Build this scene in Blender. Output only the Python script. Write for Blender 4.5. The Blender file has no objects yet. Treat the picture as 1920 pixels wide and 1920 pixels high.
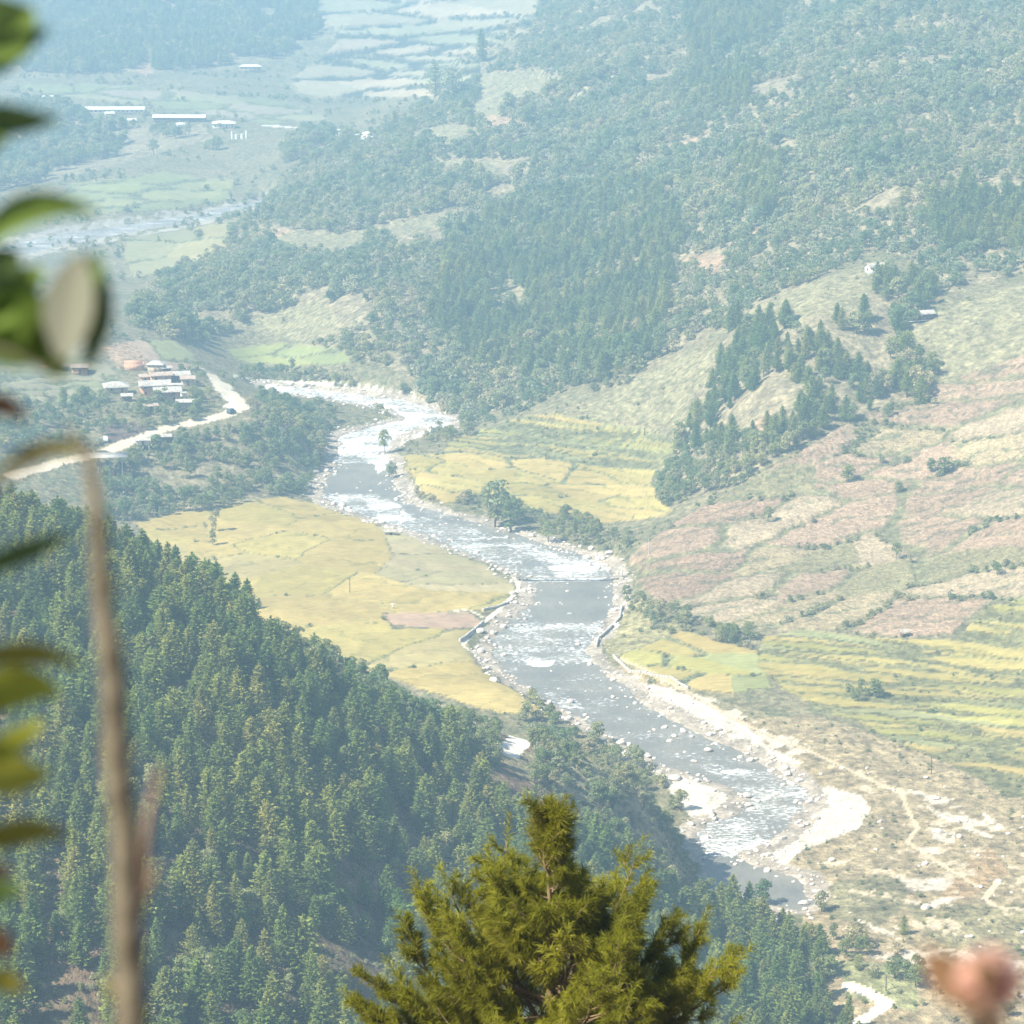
import bpy, math, random
import numpy as np
from mathutils import Vector, Matrix, Euler

random.seed(7)
RNG = np.random.default_rng(11)
SC = bpy.context.scene
COL = SC.collection

# ------------------------------------------------------------------ camera
PITCH = math.radians(13.8)
CAMZ = 250.0
F = 960 / math.tan(math.radians(10.0))          # focal length in pixels of the 1920 px photograph
cam_d = bpy.data.cameras.new('camera')
cam = bpy.data.objects.new('camera', cam_d)
COL.objects.link(cam)
cam.location = (0, 0, CAMZ)
cam.rotation_euler = (math.pi / 2 - PITCH, 0, 0)
cam_d.sensor_width = 36
cam_d.angle = math.radians(20.0)
cam_d.clip_start = 0.1
cam_d.clip_end = 20000
cam_d.dof.use_dof = True
cam_d.dof.focus_distance = 800
cam_d.dof.aperture_fstop = 9.0
SC.camera = cam

# ------------------------------------------------------------------ light
SUN_DIR = Vector((-0.64, -0.34, 0.78)).normalized()   # towards the sun
elev = math.asin(SUN_DIR.z)
azim = math.atan2(SUN_DIR.x, SUN_DIR.y)
w = bpy.data.worlds.new('World')
SC.world = w
w.use_nodes = True
nt = w.node_tree
nt.nodes.clear()
sky = nt.nodes.new('ShaderNodeTexSky')
sky.sky_type = 'NISHITA'
sky.sun_disc = False
sky.sun_elevation = elev
sky.sun_rotation = azim
bg = nt.nodes.new('ShaderNodeBackground')
bg.inputs[1].default_value = 0.07
wo = nt.nodes.new('ShaderNodeOutputWorld')
nt.links.new(sky.outputs[0], bg.inputs[0])
nt.links.new(bg.outputs[0], wo.inputs[0])
sl = bpy.data.lights.new('sun', 'SUN')
sl.energy = 5.0
sl.angle = math.radians(0.5)
sl.color = (1.0, 0.92, 0.74)
so = bpy.data.objects.new('sun', sl)
COL.objects.link(so)
so.rotation_euler = SUN_DIR.to_track_quat('Z', 'Y').to_euler()
SC.view_settings.view_transform = 'Standard'
SC.view_settings.look = 'None'
SC.view_settings.gamma = 1
SC.view_settings.use_curve_mapping = False
SC.view_settings.exposure = 1.08
SC.cycles.use_denoising = True
SC.cycles.max_bounces = 4
SC.cycles.diffuse_bounces = 2
SC.cycles.glossy_bounces = 2
SC.cycles.transmission_bounces = 2
SC.cycles.volume_bounces = 1
SC.cycles.use_adaptive_sampling = True
SC.cycles.adaptive_threshold = 0.02
HAZE_DENSITY = 0.00039
HAZE_COLOR = (0.44, 0.72, 1.0)

# ------------------------------------------------------------------ projection helpers
cP, sP = math.cos(PITCH), math.sin(PITCH)
def project(x, y, z):
    d = y * cP + (CAMZ - z) * sP
    v = y * sP - (CAMZ - z) * cP
    d = np.maximum(d, 1e-3)
    return 960 + F * x / d, 960 - F * v / d
def tdep(py):
    return np.tan(PITCH + np.arctan((np.asarray(py, float) - 960) / F))
def at_z(px, py, z=0.0):
    y = (CAMZ - z) / tdep(py)
    d = y * cP + (CAMZ - z) * sP
    return (px - 960) / F * d, y, z
def at_y(px, py, y):
    return at_z(px, py, CAMZ - y * float(tdep(py)))
def pix(px, py, dist):
    """point at forward distance dist on the sight line through a pixel of the photograph"""
    v = Vector(((px - 960) / F, 1.0, -(py - 960) / F)) * dist
    return Vector((v.x, v.y * cP + v.z * sP, CAMZ - v.y * sP + v.z * cP))

# ------------------------------------------------------------------ numpy noise
def _hash(ix, iy, seed):
    h = (ix.astype(np.int64) * 374761393 + iy.astype(np.int64) * 668265263 + seed * 1442695041) & 0xffffffff
    h = ((h ^ (h >> 13)) * 1274126177) & 0xffffffff
    return ((h ^ (h >> 16)) & 0xffff) / 65535.0
def vnoise(x, y, seed=0):
    ix, iy = np.floor(x), np.floor(y)
    fx, fy = x - ix, y - iy
    fx = fx * fx * fx * (fx * (fx * 6 - 15) + 10)
    fy = fy * fy * fy * (fy * (fy * 6 - 15) + 10)
    a = _hash(ix, iy, seed); b = _hash(ix + 1, iy, seed)
    c = _hash(ix, iy + 1, seed); d = _hash(ix + 1, iy + 1, seed)
    return (a * (1 - fx) + b * fx) * (1 - fy) + (c * (1 - fx) + d * fx) * fy
def fbm(x, y, seed=0, octaves=4):
    s, a, t = 0, 1.0, 0
    for o in range(octaves):
        s = s + a * (vnoise(x * 2 ** o + 17.3 * o, y * 2 ** o - 9.1 * o, seed + o) * 2 - 1)
        t += a; a *= 0.5
    return s / t
def inside(px, py, poly):
    px = np.asarray(px, float); py = np.asarray(py, float)
    poly = np.asarray(poly, float)
    r = np.zeros(px.shape, bool)
    b = (px >= poly[:, 0].min()) & (px <= poly[:, 0].max()) & (py >= poly[:, 1].min()) & (py <= poly[:, 1].max())
    qx, qy = px[b], py[b]
    q = np.zeros(qx.shape, bool)
    n = len(poly)
    for i in range(n):
        x0, y0 = poly[i]; x1, y1 = poly[(i + 1) % n]
        if y0 == y1: continue
        c = ((y0 > qy) != (y1 > qy)) & (qx < (x1 - x0) * (qy - y0) / (y1 - y0) + x0)
        q ^= c
    r[b] = q
    return r
def seg_dist(x, y, pts, closed=False):
    pts = np.asarray(pts, float)
    n = len(pts) if closed else len(pts) - 1
    best = np.full(x.shape, 1e9)
    for i in range(n):
        a, b = pts[i], pts[(i + 1) % len(pts)]
        d = b - a
        t = np.clip(((x - a[0]) * d[0] + (y - a[1]) * d[1]) / max(d @ d, 1e-9), 0, 1)
        np.minimum(best, np.hypot(x - a[0] - t * d[0], y - a[1] - t * d[1]), out=best)
    return best
def sstep(a, b, x):
    t = np.clip((x - a) / (b - a), 0, 1)
    return t * t * (3 - 2 * t)

# ------------------------------------------------------------------ terrain surfaces
def tps_fit(pts):
    p = np.array(pts, float)
    uv = np.stack([p[:, 0] / p[:, 1] * 2.2, np.log(p[:, 1])], 1)
    val = np.log((CAMZ - p[:, 2]) / p[:, 1])
    n = len(p)
    r = np.hypot(uv[:, None, 0] - uv[None, :, 0], uv[:, None, 1] - uv[None, :, 1])
    K = np.where(r > 0, r * r * np.log(np.maximum(r, 1e-12)), 0) + np.eye(n) * 2e-5
    P = np.c_[np.ones(n), uv]
    A = np.zeros((n + 3, n + 3)); A[:n, :n] = K; A[:n, n:] = P; A[n:, :n] = P.T
    sol = np.linalg.solve(A, np.r_[val, 0, 0, 0])
    return uv, sol
def tps_eval(fit, x, y):
    uv, sol = fit
    n = len(uv)
    u, v = x / y * 2.2, np.log(y)
    out = sol[n] + sol[n + 1] * u + sol[n + 2] * v
    for i in range(n):
        r2 = (u - uv[i, 0]) ** 2 + (v - uv[i, 1]) ** 2
        out = out + sol[i] * 0.5 * r2 * np.log(np.maximum(r2, 1e-20))
    return CAMZ - y * np.exp(out)

Z = lambda px, py, z: at_z(px, py, z)
Y = lambda px, py, y: at_y(px, py, y)
VAL = [Z(*a) for a in [
    (1500,1690,0),(1400,1560,0),(1250,1380,0),(1060,1250,0),(1080,1120,0),(1070,1060,0),(900,1000,0),(720,950,0),(650,890,0),
    (720,840,.5),(800,780,1),(650,745,1),(500,725,1),(300,435,1),(50,470,1),(480,390,1.5),(-200,520,1),
    (500,1100,3),(300,1000,4),(850,1200,2.5),(850,1080,2.5),(600,980,3),(1000,1310,2),
    (800,900,3),(1000,930,3),(1200,960,6),(1000,830,7),(1200,830,10),(1240,890,9),(850,840,4),
    (1200,1180,2.5),(1300,1260,2.5),(1500,1380,2),(1600,1450,2),(1700,1600,2),(1900,1600,2.5),(1900,1880,2),(1600,1780,1.5),
    (1700,1300,4),(1900,1350,5),(1500,1220,5),(1900,1200,10),(1700,1200,8),(2200,1500,9),(2200,1850,6),(2250,1200,24),
    (590,910,1),(480,900,6),(420,930,5),(520,800,14),(450,760,19),(600,820,3),(610,760,2),(300,950,5),(200,850,16),(300,830,16),
    (300,750,21),(430,790,17),(250,640,22),(100,700,24),(340,600,12),(500,640,4),(350,520,4),(-250,700,40),(-250,900,22),(560,690,2),
    (1300,1100,8),(1250,1020,10),(1350,1180,5)]]
VAL += [Y(*a) for a in [
    (1900,1040,880),(1900,900,935),(1900,740,1000),(1900,600,1065),(1900,500,1130),(1900,400,1210),(1900,250,1360),(1900,100,1530),(1900,0,1660),
    (1600,1000,925),(1600,800,1005),(1650,660,1060),(1620,560,1100),(1640,490,1160),(1600,400,1250),(1600,250,1420),(1600,100,1620),(1600,0,1790),
    (1450,700,1045),(1300,700,1115),(1200,740,1122),(1420,600,1120),(1300,600,1190),(1300,450,1330),(1300,300,1500),(1300,150,1740),(1300,0,2030),
    (1080,780,1120),(860,780,1180),(1000,700,1200),(900,650,1260),(900,500,1400),(900,350,1600),(900,250,1740),(1000,100,2080),(1100,0,2250),
    (700,620,1280),(600,580,1340),(450,550,1390),(600,400,1610),(480,400,1660),(700,300,1780),(750,250,1900),(600,320,1800),
    (300,600,1300),(0,300,2000),(250,330,1880),(400,300,1960),(350,225,2120),(200,280,2040),(100,230,2120),(700,180,2350),(500,200,2220),
    (700,120,2520),(700,50,2720),(850,80,2600),(0,140,2400),(300,130,2450),(200,60,2650),(0,0,2850),(300,0,2850),(600,0,2950),(900,0,2850),
    (0,-120,3300),(500,-140,3400),(1000,-120,3100),(1400,-150,2600),(1900,-150,2100),(2300,100,1400),(2300,600,980),(2300,900,850),(2500,-100,1800),
    (-400,100,2500),(-500,300,1900),(-400,-120,3300)]]
def WP(px, y, z):          # control point hidden behind a crest: azimuth of a pixel column, distance, height
    return ((px - 960) / F * (y * cP + (CAMZ - z) * sP), y, z)
NEAR = [Y(*a) for a in [
    (-50,1920,425),(-50,1600,470),(-50,1300,525),(-50,1100,570),(-50,990,610),(300,1920,435),(700,1920,460),(1000,1920,490),(1300,1920,528),(1560,1920,566),
    (200,1500,488),(200,1250,540),(200,1070,592),(400,1280,545),(400,1160,598),(600,1600,503),(600,1380,555),(560,1225,606),(680,1275,610),(800,1420,585),
    (800,1700,515),(820,1350,618),(950,1400,625),(1000,1600,565),(1100,1430,640),(1200,1485,650),(1250,1560,652),(1300,1640,652),(1200,1700,590),
    (1400,1725,625),(1400,1830,590),(1580,1800,602),(1600,1880,582)]]
NEAR += [WP(*a) for a in [
    (-50,700,62),(-50,800,20),(-50,900,-10),(200,690,58),(200,780,18),(200,900,-12),(400,690,48),(400,780,8),(400,900,-14),(600,690,32),(600,760,0),(680,850,-14),
    (820,680,22),(820,740,-4),(950,680,22),(950,735,-6),(1100,690,8),(1100,740,-9),(1200,690,2),(1200,740,-10),(1300,685,-7),(1400,670,-8),(1500,650,-9),
    (1650,600,-8),(1750,570,-8),(1900,560,-14),(1900,700,-16),(1500,800,-20),(2300,600,-20),(2300,500,-10),
    (-900,430,80),(-900,600,130),(-900,750,90),(-1800,600,150),(-300,350,40),(600,380,30),(1200,430,15),(1700,480,0),(0,300,45),(960,300,30),(2000,350,10)]]
fitV, fitN = tps_fit(VAL), tps_fit(NEAR)

# rows and columns of the ground sheet, dense where the picture looks
rows = np.concatenate([np.linspace(-60, 395, 46), np.geomspace(410, 1500, 660), np.geomspace(1503, 3000, 230)[0:], np.geomspace(3060, 4900, 24)])
sc_ = np.concatenate([-np.geomspace(0.215, 1.3, 30)[::-1][:-1], np.linspace(-0.215, 0.215, 640), np.geomspace(0.215, 1.3, 30)[1:]])
NR, NC = len(rows), len(sc_)
yeff = np.sqrt(rows ** 2 + 60 ** 2)
GY = np.repeat(rows[:, None], NC, 1)
GX = yeff[:, None] * sc_[None, :]
# gentle jitter so that the sheet has no machine-straight rows
RIVER_PX = [(500,719),(640,738),(750,750),(800,764),(850,785),(835,803),(790,800),(745,815),(722,850),(735,900),(760,942),(820,960),(900,980),(960,1000),(1030,1022),(1100,1045),(1140,1065),(1150,1090),(1150,1130),(1122,1180),(1100,1220),
    (1120,1250),(1170,1290),(1220,1330),(1300,1370),(1380,1410),(1450,1450),(1500,1475),(1515,1500),(1490,1540),(1450,1575),(1385,1603),(1400,1618),(1450,1632),(1500,1647),(1525,1690),(1510,1706),
    (1400,1690),(1330,1660),(1318,1600),(1308,1562),(1335,1543),(1390,1525),(1410,1500),(1370,1475),(1290,1452),(1220,1425),(1190,1405),(1120,1365),(1060,1335),(1010,1300),(950,1265),(925,1230),(930,1200),(960,1165),(1000,1130),(1010,1105),
    (985,1085),(940,1058),(880,1037),(800,1005),(720,978),(640,952),(600,930),(612,900),(634,855),(640,815),(700,800),(770,785),(730,768),(640,752),(500,730)]
FARRIVER_PX = [(-300,500),(0,464),(120,438),(250,420),(380,400),(500,374),(502,381),(390,411),(250,434),(120,458),(0,490),(-300,540)]
def px_poly_world(poly, z=0.0):
    p = np.array(poly, float)
    x, y, _ = at_z(p[:, 0], p[:, 1], z)
    return np.stack([x, y], 1)
RW, FW = px_poly_world(RIVER_PX), px_poly_world(FARRIVER_PX)
def river_sd(x, y):
    sd = np.full(x.shape, 200.0)
    for poly in (RW, FW):
        b = (y > poly[:, 1].min() - 40) & (y < poly[:, 1].max() + 40) & (x > poly[:, 0].min() - 40) & (x < poly[:, 0].max() + 40)
        if not b.any(): continue
        xx, yy = x[b], y[b]
        wob = fbm(xx / 5, yy / 5, 77, 3) * 2.0
        d = seg_dist(xx, yy, poly, True)
        d = np.where(inside(xx, yy, poly), -d, d) + wob
        sd[b] = np.minimum(sd[b], d)
    return sd

yy = np.maximum(GY, 60.0)
zV = tps_eval(fitV, GX, yy)
zN = tps_eval(fitN, GX, np.maximum(GY, 200.0))
SD = river_sd(GX, GY)
lump = fbm(GX / 60, GY / 60, 3, 4)
fine = fbm(GX / 7, GY / 7, 9, 3)
slope_amt = np.clip((zV - 6) / 40, 0, 1)
ridge = (1 - np.abs(fbm(GX / 150 + 0.4 * lump, GY / 190, 13, 3)) * 2.2) * np.clip((zV - 18) / 40, 0, 1) * np.clip((GY - 1080) / 250, 0, 1)
zV = zV + ridge * 7 + lump * (0.5 + 5.0 * slope_amt) * sstep(0, 20, SD) + fine * (0.25 + 0.8 * slope_amt)
w_ = sstep(1.0, 14.0, SD)
bank = np.where(SD < 0, np.maximum(-1.3, SD * 0.5) , 0.15 + 0.09 * SD) + 0.25 * fine * (SD > -2)
zV = bank * (1 - w_) + zV * w_
zV = np.minimum(zV, 330.0)
zN = zN + lump * 2.5 + fine * 0.7
zN = np.where(GY < 330, -60, zN)
zC = np.interp(GY, [-60, 0, 1.6, 8, 30, 90, 150, 250, 380, 450, 520], [262, 248.35, 247.9, 243.5, 230.3, 196, 166, 110, 46, 5, -60]) + fine * 0.25 + lump * np.clip(GY / 60, 0, 3)
GZ = np.maximum(np.maximum(zV, zN), zC)
GZ = np.where(GY < 380, np.maximum(zC, np.where(GY > 330, zN, -60)), GZ)
GZ = np.where(GY < 330, np.maximum(zC, 8 + 0.02 * np.abs(GX)), GZ)
LAYER = np.where((zN >= zV) & (GY > 330) & (zN >= zC), 1, 0)      # 1: the near wooded hill
LAYER[(zC >= np.maximum(zV, zN)) | (GY < 330)] = 2                # 2: the hillside the camera stands on

def ginterp(A, x, y):
    x = np.asarray(x, float); y = np.asarray(y, float)
    fr = np.clip(np.interp(y, rows, np.arange(NR)), 0, NR - 1.001)
    ye = np.sqrt(y ** 2 + 60 ** 2)
    fc = np.clip(np.interp(x / ye, sc_, np.arange(NC)), 0, NC - 1.001)
    r, c = fr.astype(int), fc.astype(int)
    a, b = fr - r, fc - c
    return (A[r, c] * (1 - b) + A[r, c + 1] * b) * (1 - a) + (A[r + 1, c] * (1 - b) + A[r + 1, c + 1] * b) * a
def hit(px, py, start=400.0):
    """ground point seen at a pixel of the photograph"""
    t = float(tdep(py))
    ys = np.concatenate([np.arange(start, 2000, 1.0), np.arange(2000, 4800, 4.0)])
    zs = CAMZ - ys * t
    xs = (px - 960) / F * (ys * cP + (CAMZ - zs) * sP)
    g = ginterp(GZ, xs, ys)
    k = np.argmax(g >= zs)
    if g[k] < zs[k]: k = len(ys) - 1
    return Vector((xs[k], ys[k], ginterp(GZ, xs[k], ys[k])))
def ground(x, y):
    return float(ginterp(GZ, x, y))

GPX, GPY = project(GX, GY, GZ)
# ------------------------------------------------------------------ zones on the ground
# every ground vertex gets a zone (0 = plain ground) and a base colour
ZONE = np.zeros(GX.shape, int)
ZNAMES = {0: 'ground'}
ZMAT = {0: 'ground'}
C = np.zeros(GX.shape + (3,))
RAISE = np.zeros(GX.shape)
VALLEY = LAYER == 0
n1 = fbm(GX / 25, GY / 25, 21, 4); n2 = fbm(GX / 4, GY / 4, 31, 3); n3 = fbm(GX / 90, GY / 90, 41, 3)
def mix(a, b, t):
    t = np.clip(t, 0, 1)[..., None]
    return np.asarray(a) * (1 - t) + np.asarray(b) * t
C[:] = mix((0.22, 0.205, 0.11), (0.33, 0.285, 0.17), 0.5 + 0.9 * n1)
C = mix(C, (0.14, 0.17, 0.08), sstep(0.15, 0.6, n2 + 0.5 * n3) * 0.6)
def zone_new(name, mat):
    k = max(ZNAMES) + 1
    ZNAMES[k] = name; ZMAT[k] = mat
    return k
def wpx(amp=6.0):
    return GPX + amp * fbm(GX / 9, GY / 9, 51, 3), GPY + amp * 0.6 * fbm(GX / 9, GY / 9, 61, 3)
WPX, WPY = wpx()
def paint(poly, color, var=0.12, layer=0, amt=1.0):
    m = inside(WPX, WPY, poly) & (LAYER == layer)
    C[m] = mix(C[m], np.asarray(color)[None] * (1 + var * 2 * n2[m][:, None]), np.full(m.sum(), amt))
    return m

FOREST_FAR = [(1070,-160),(1000,60),(940,110),(900,150),(830,190),(700,250),(600,290),(530,340),(500,400),(440,430),(380,490),(300,520),(240,600),(330,640),(560,600),(600,640),(760,700),(800,760),(880,790),(950,765),(1080,725),(1180,705),(1300,640),(1380,600),(1450,560),(1560,510),(1640,470),(1700,480),(1740,560),(1920,510),(2300,470),(2300,-160)]
STAND = [(1640,520),(1750,540),(1740,600),(1680,640),(1760,700),(1720,770),(1560,800),(1440,870),(1400,910),(1250,940),(1230,900),(1290,780),(1310,700),(1350,640),(1390,600),(1500,600),(1600,580)]
TL_FOREST = [(-300,-160),(590,-160),(600,60),(520,110),(350,130),(150,140),(-300,120)]
TL_CLUMPS = [(-300,190),(100,190),(200,240),(380,235),(400,260),(250,300),(130,330),(-300,420)]
BANK = [(190,980),(200,890),(300,840),(420,803),(470,765),(540,780),(640,850),(618,905),(560,925),(480,935),(420,955),(300,968)]
for poly in (FOREST_FAR, STAND, TL_FOREST, TL_CLUMPS):
    paint(poly, (0.34, 0.29, 0.18), 0.25)
paint(BANK, (0.30, 0.26, 0.16), 0.25)
# clearings: pale grass and bare red earth
GRASS = [[(780,245),(840,232),(900,242),(905,262),(840,278),(760,262)],[(900,140),(1000,130),(1060,150),(1030,180),(960,200),(900,235),(880,215),(900,170)],
    [(1380,600),(1440,560),(1540,522),(1640,490),(1665,520),(1600,580),(1480,605)],[(1080,770),(1180,715),(1300,660),(1350,645),(1310,735),(1250,790),(1130,790)],
    [(640,440),(760,410),(860,390),(900,400),(780,440),(640,470)],[(500,440),(560,430),(700,450),(640,480),(520,470)],[(800,300),(930,300),(920,330),(830,325)],
    [(1260,780),(1340,740),(1260,850)],[(1700,620),(1750,590),(1830,555),(1920,530),(2300,500),(2300,680),(1920,680),(1760,720),(1770,690)],[(440,610),(600,560),(640,620),(560,640)]]
for g in GRASS: paint(g, (0.33, 0.30, 0.17), 0.15)
EARTH = [[(1255,495),(1300,480),(1375,468),(1350,520),(1290,512)],[(1010,368),(1040,352),(1085,348),(1072,368),(1030,380)],[(1400,440),(1440,412),(1442,428),(1412,442)],[(480,440),(520,430),(560,432),(520,446)],
    [(1230,290),(1270,265),(1340,250),(1370,262),(1310,275)],[(1330,250),(1360,245),(1372,262),(1340,270)],[(255,130),(278,95),(290,130),(275,145)],[(880,230),(930,215),(990,232),(950,245)],[(1415,790),(1450,770),(1440,820),(1420,830)],
    [(190,650),(240,640),(330,680),(300,690),(220,690)],[(1540,1740),(1590,1750),(1640,1770),(1560,1780)]]
for g in EARTH: paint(g, (0.48, 0.34, 0.22), 0.15)
LANDSLIP = [[(505,800),(520,795),(640,850),(610,862)],[(310,930),(400,960),(430,975),(330,950)]]
for g in LANDSLIP: paint(g, (0.45, 0.36, 0.26), 0.3)
# meadow on the right bank, tan and sparse
paint([(1150,1240),(1250,1275),(1400,1350),(1530,1340),(1700,1400),(1830,1460),(2300,1520),(2300,1990),(1560,1990),(1500,1700),(1380,1600),(1500,1480),(1300,1380)], (0.42, 0.335, 0.20), 0.2, amt=0.95)
paint([(1160,1130),(1200,1120),(1260,1160),(1280,1180),(1150,1235),(1120,1200),(1150,1160)], (0.38, 0.34, 0.17), 0.1)
paint([(1500,1660),(1700,1640),(1700,1700),(1640,1740),(1560,1720)], (0.28, 0.25, 0.14), 0.25)
paint([(1700,1700),(1940,1690),(1940,1790),(1760,1780)], (0.33, 0.29, 0.16), 0.25)
paint([(196,800),(250,792),(275,800),(275,822),(205,830)], (0.17, 0.12, 0.10), 0.2)
paint([(1560,1800),(1720,1810),(1720,1900),(1600,1870)], (0.36, 0.36, 0.18), 0.2)
m = inside(WPX, WPY, [(1820,1600),(1860,1590),(1890,1640),(1800,1690),(1760,1680)]) & VALLEY
C[m] = (0.44, 0.31, 0.17)
# near hill floor: needle litter, brown earth patches
nm = LAYER >= 1
C[nm] = mix((0.16, 0.13, 0.08), (0.26, 0.175, 0.115), 0.5 + n1[nm] * 1.2)
for poly in ([(480,1140),(560,1150),(700,1200),(830,1290),(960,1400),(1100,1440),(1210,1480),(1290,1560),(1320,1640),(1250,1650),(1150,1520),(1000,1470),(900,1400),(700,1260),(560,1190)],):
    paint(poly, (0.37, 0.32, 0.19), 0.3, 1)
paint([(1040,1400),(1100,1400),(1180,1440),(1120,1470)], (0.42, 0.38, 0.2), 0.1, 1)
paint([(480,1128),(520,1140),(520,1170),(480,1150)], (0.5, 0.33, 0.2), 0.1, 1)

# gravel bars and sand: their own pieces of ground
def zone_patch(name, mat, poly, color, layer=0, var=0.1, rag=0.0):
    m = inside(WPX, WPY, poly) & (LAYER == layer) & (ZONE == 0)
    if rag: m &= n2 + 0.6 * n1 > rag
    if not m.any(): return
    k = zone_new(name, mat)
    ZONE[m] = k
    C[m] = np.asarray(color)[None] * (1 + var * n2[m][:, None])
    return k
SAND = (0.76, 0.69, 0.58)
kg = zone_new('gravel_bank', 'gravel')
m = (SD < 5.5 + 3.5 * n1) & VALLEY & (GY < 1500)
ZONE[m] = kg
C[m] = np.asarray((0.44, 0.38, 0.31)) * (1 + 0.5 * n2[m][:, None])
BARS = [[(1165,1285),(1200,1280),(1260,1292),(1330,1320),(1400,1362),(1440,1400),(1500,1430),(1440,1440),(1340,1395),(1250,1345)],
    [(1215,1425),(1290,1448),(1370,1470),(1412,1500),(1390,1522),(1330,1542),(1305,1545),(1270,1500)],
    [(1505,1480),(1560,1475),(1610,1490),(1632,1520),(1610,1552),(1540,1580),(1500,1600),(1470,1628),(1420,1626),(1385,1604),(1450,1580),(1490,1545),(1515,1510)],
    [(640,812),(700,795),(770,785),(730,765),(700,750),(780,742),(800,762),(870,790),(850,805),(800,815),(760,830),(722,850),(640,850)],
    [(440,708),(560,713),(700,724),(780,742),(770,748),(640,730),(500,715),(440,700)],[(590,930),(600,925),(660,955),(740,980),(690,975)],
    [(980,1090),(1010,1100),(1000,1135),(960,1165),(925,1200),(920,1230),(890,1215),(930,1170),(975,1130)]]
for b in BARS: zone_patch('gravel_bar', 'gravel', b, SAND, var=0.35, rag=-0.75)
zone_patch('gravel_bar', 'gravel', [(-300,470),(0,450),(120,425),(250,405),(400,388),(500,368),(505,385),(390,420),(200,455),(100,475),(0,500),(-300,560)], (0.42,0.39,0.33), var=0.4, rag=-0.3)
SANDS = [[(1700,1480),(1745,1488),(1800,1500),(1870,1540),(1905,1565),(1880,1585),(1820,1560),(1760,1530)],[(1745,1555),(1790,1560),(1790,1582),(1752,1575)],[(1600,1722),(1650,1718),(1705,1750),(1690,1762),(1620,1738)],
    [(1690,1650),(1740,1640),(1790,1652),(1770,1672),(1700,1670)],[(1620,1790),(1760,1780),(1920,1800),(1900,1830),(1700,1810)],[(1400,1395),(1480,1392),(1510,1410),(1430,1420)],[(1720,1590),(1760,1590),(1760,1605),(1725,1600)],
    [(1700,1690),(1800,1680),(1850,1700),(1760,1712)]]
for b in SANDS: zone_patch('sand_patch', 'gravel', b, (0.64, 0.56, 0.45), var=0.5, rag=-0.12)
zone_patch('sand_patch', 'gravel', [(1400,1380),(1600,1440),(1700,1480),(1940,1580),(1940,1900),(1620,1850),(1560,1700),(1500,1640),(1640,1560),(1620,1490),(1480,1440)], (0.52, 0.43, 0.30), var=0.4, rag=0.42)
zone_patch('sand_patch', 'gravel', [(1150,1250),(1300,1290),(1520,1400),(1500,1470),(1400,1420),(1230,1350)], (0.60, 0.52, 0.40), var=0.4, rag=0.35)

# roads and paths
def strip(name, pts, wid, color, layer=0, mat='road', wob=0.5):
    d = seg_dist(GX, GY, px_line(pts), False)
    m = (d < wid * 0.5 * (1 + wob * 0.3 * n2)) & ((LAYER == layer) if layer is not None else True)
    if not m.any(): return None
    k = zone_new(name, mat)
    ZONE[m] = k
    C[m] = np.asarray(color)[None] * (1 + 0.1 * n2[m][:, None])
    return k
def px_line(pts):
    return [tuple(hit(a, b)[:2]) for a, b in pts]
ROAD_PX = [(20,895),(110,868),(190,850),(235,832),(290,812),(345,798),(400,786),(440,772),(458,757),(440,742),(415,722),(395,700),(370,688)]
strip('road', ROAD_PX, 5.5, (0.66, 0.57, 0.43))
strip('road', [(955,1316),(972,1335),(982,1362),(974,1390),(950,1412)], 5.5, (0.8, 0.74, 0.66), 1, wob=.3)
strip('road', [(1590,1850),(1640,1868),(1662,1885),(1645,1900),(1600,1925)], 3.2, (0.78, 0.72, 0.64), None)
strip('road', [(410,715),(425,735),(450,757),(440,765)], 9.0, (0.68, 0.61, 0.48))
strip('path', [(1165,1240),(1290,1300),(1400,1362),(1500,1402),(1600,1450),(1690,1490),(1700,1520),(1720,1555),(1700,1580),(1760,1620),(1830,1665)], 1.4, (0.54, 0.45, 0.31))
strip('path', [(1870,1655),(1845,1690),(1870,1702),(1960,1712)], 1.6, (0.55, 0.46, 0.33))
strip('path', [(968,1085),(972,1105),(950,1132),(915,1160),(875,1195),(868,1212),(890,1228)], 1.4, (0.8, 0.72, 0.6))
strip('path', [(905,1160),(880,1145),(845,1147)], 0.9, (0.75, 0.68, 0.55))
strip('path', [(580,245),(640,248),(680,256),(700,258)], 12, (0.75, 0.72, 0.66))
strip('path', [(500,236),(560,240),(600,246)], 7, (0.75, 0.72, 0.66))

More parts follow.
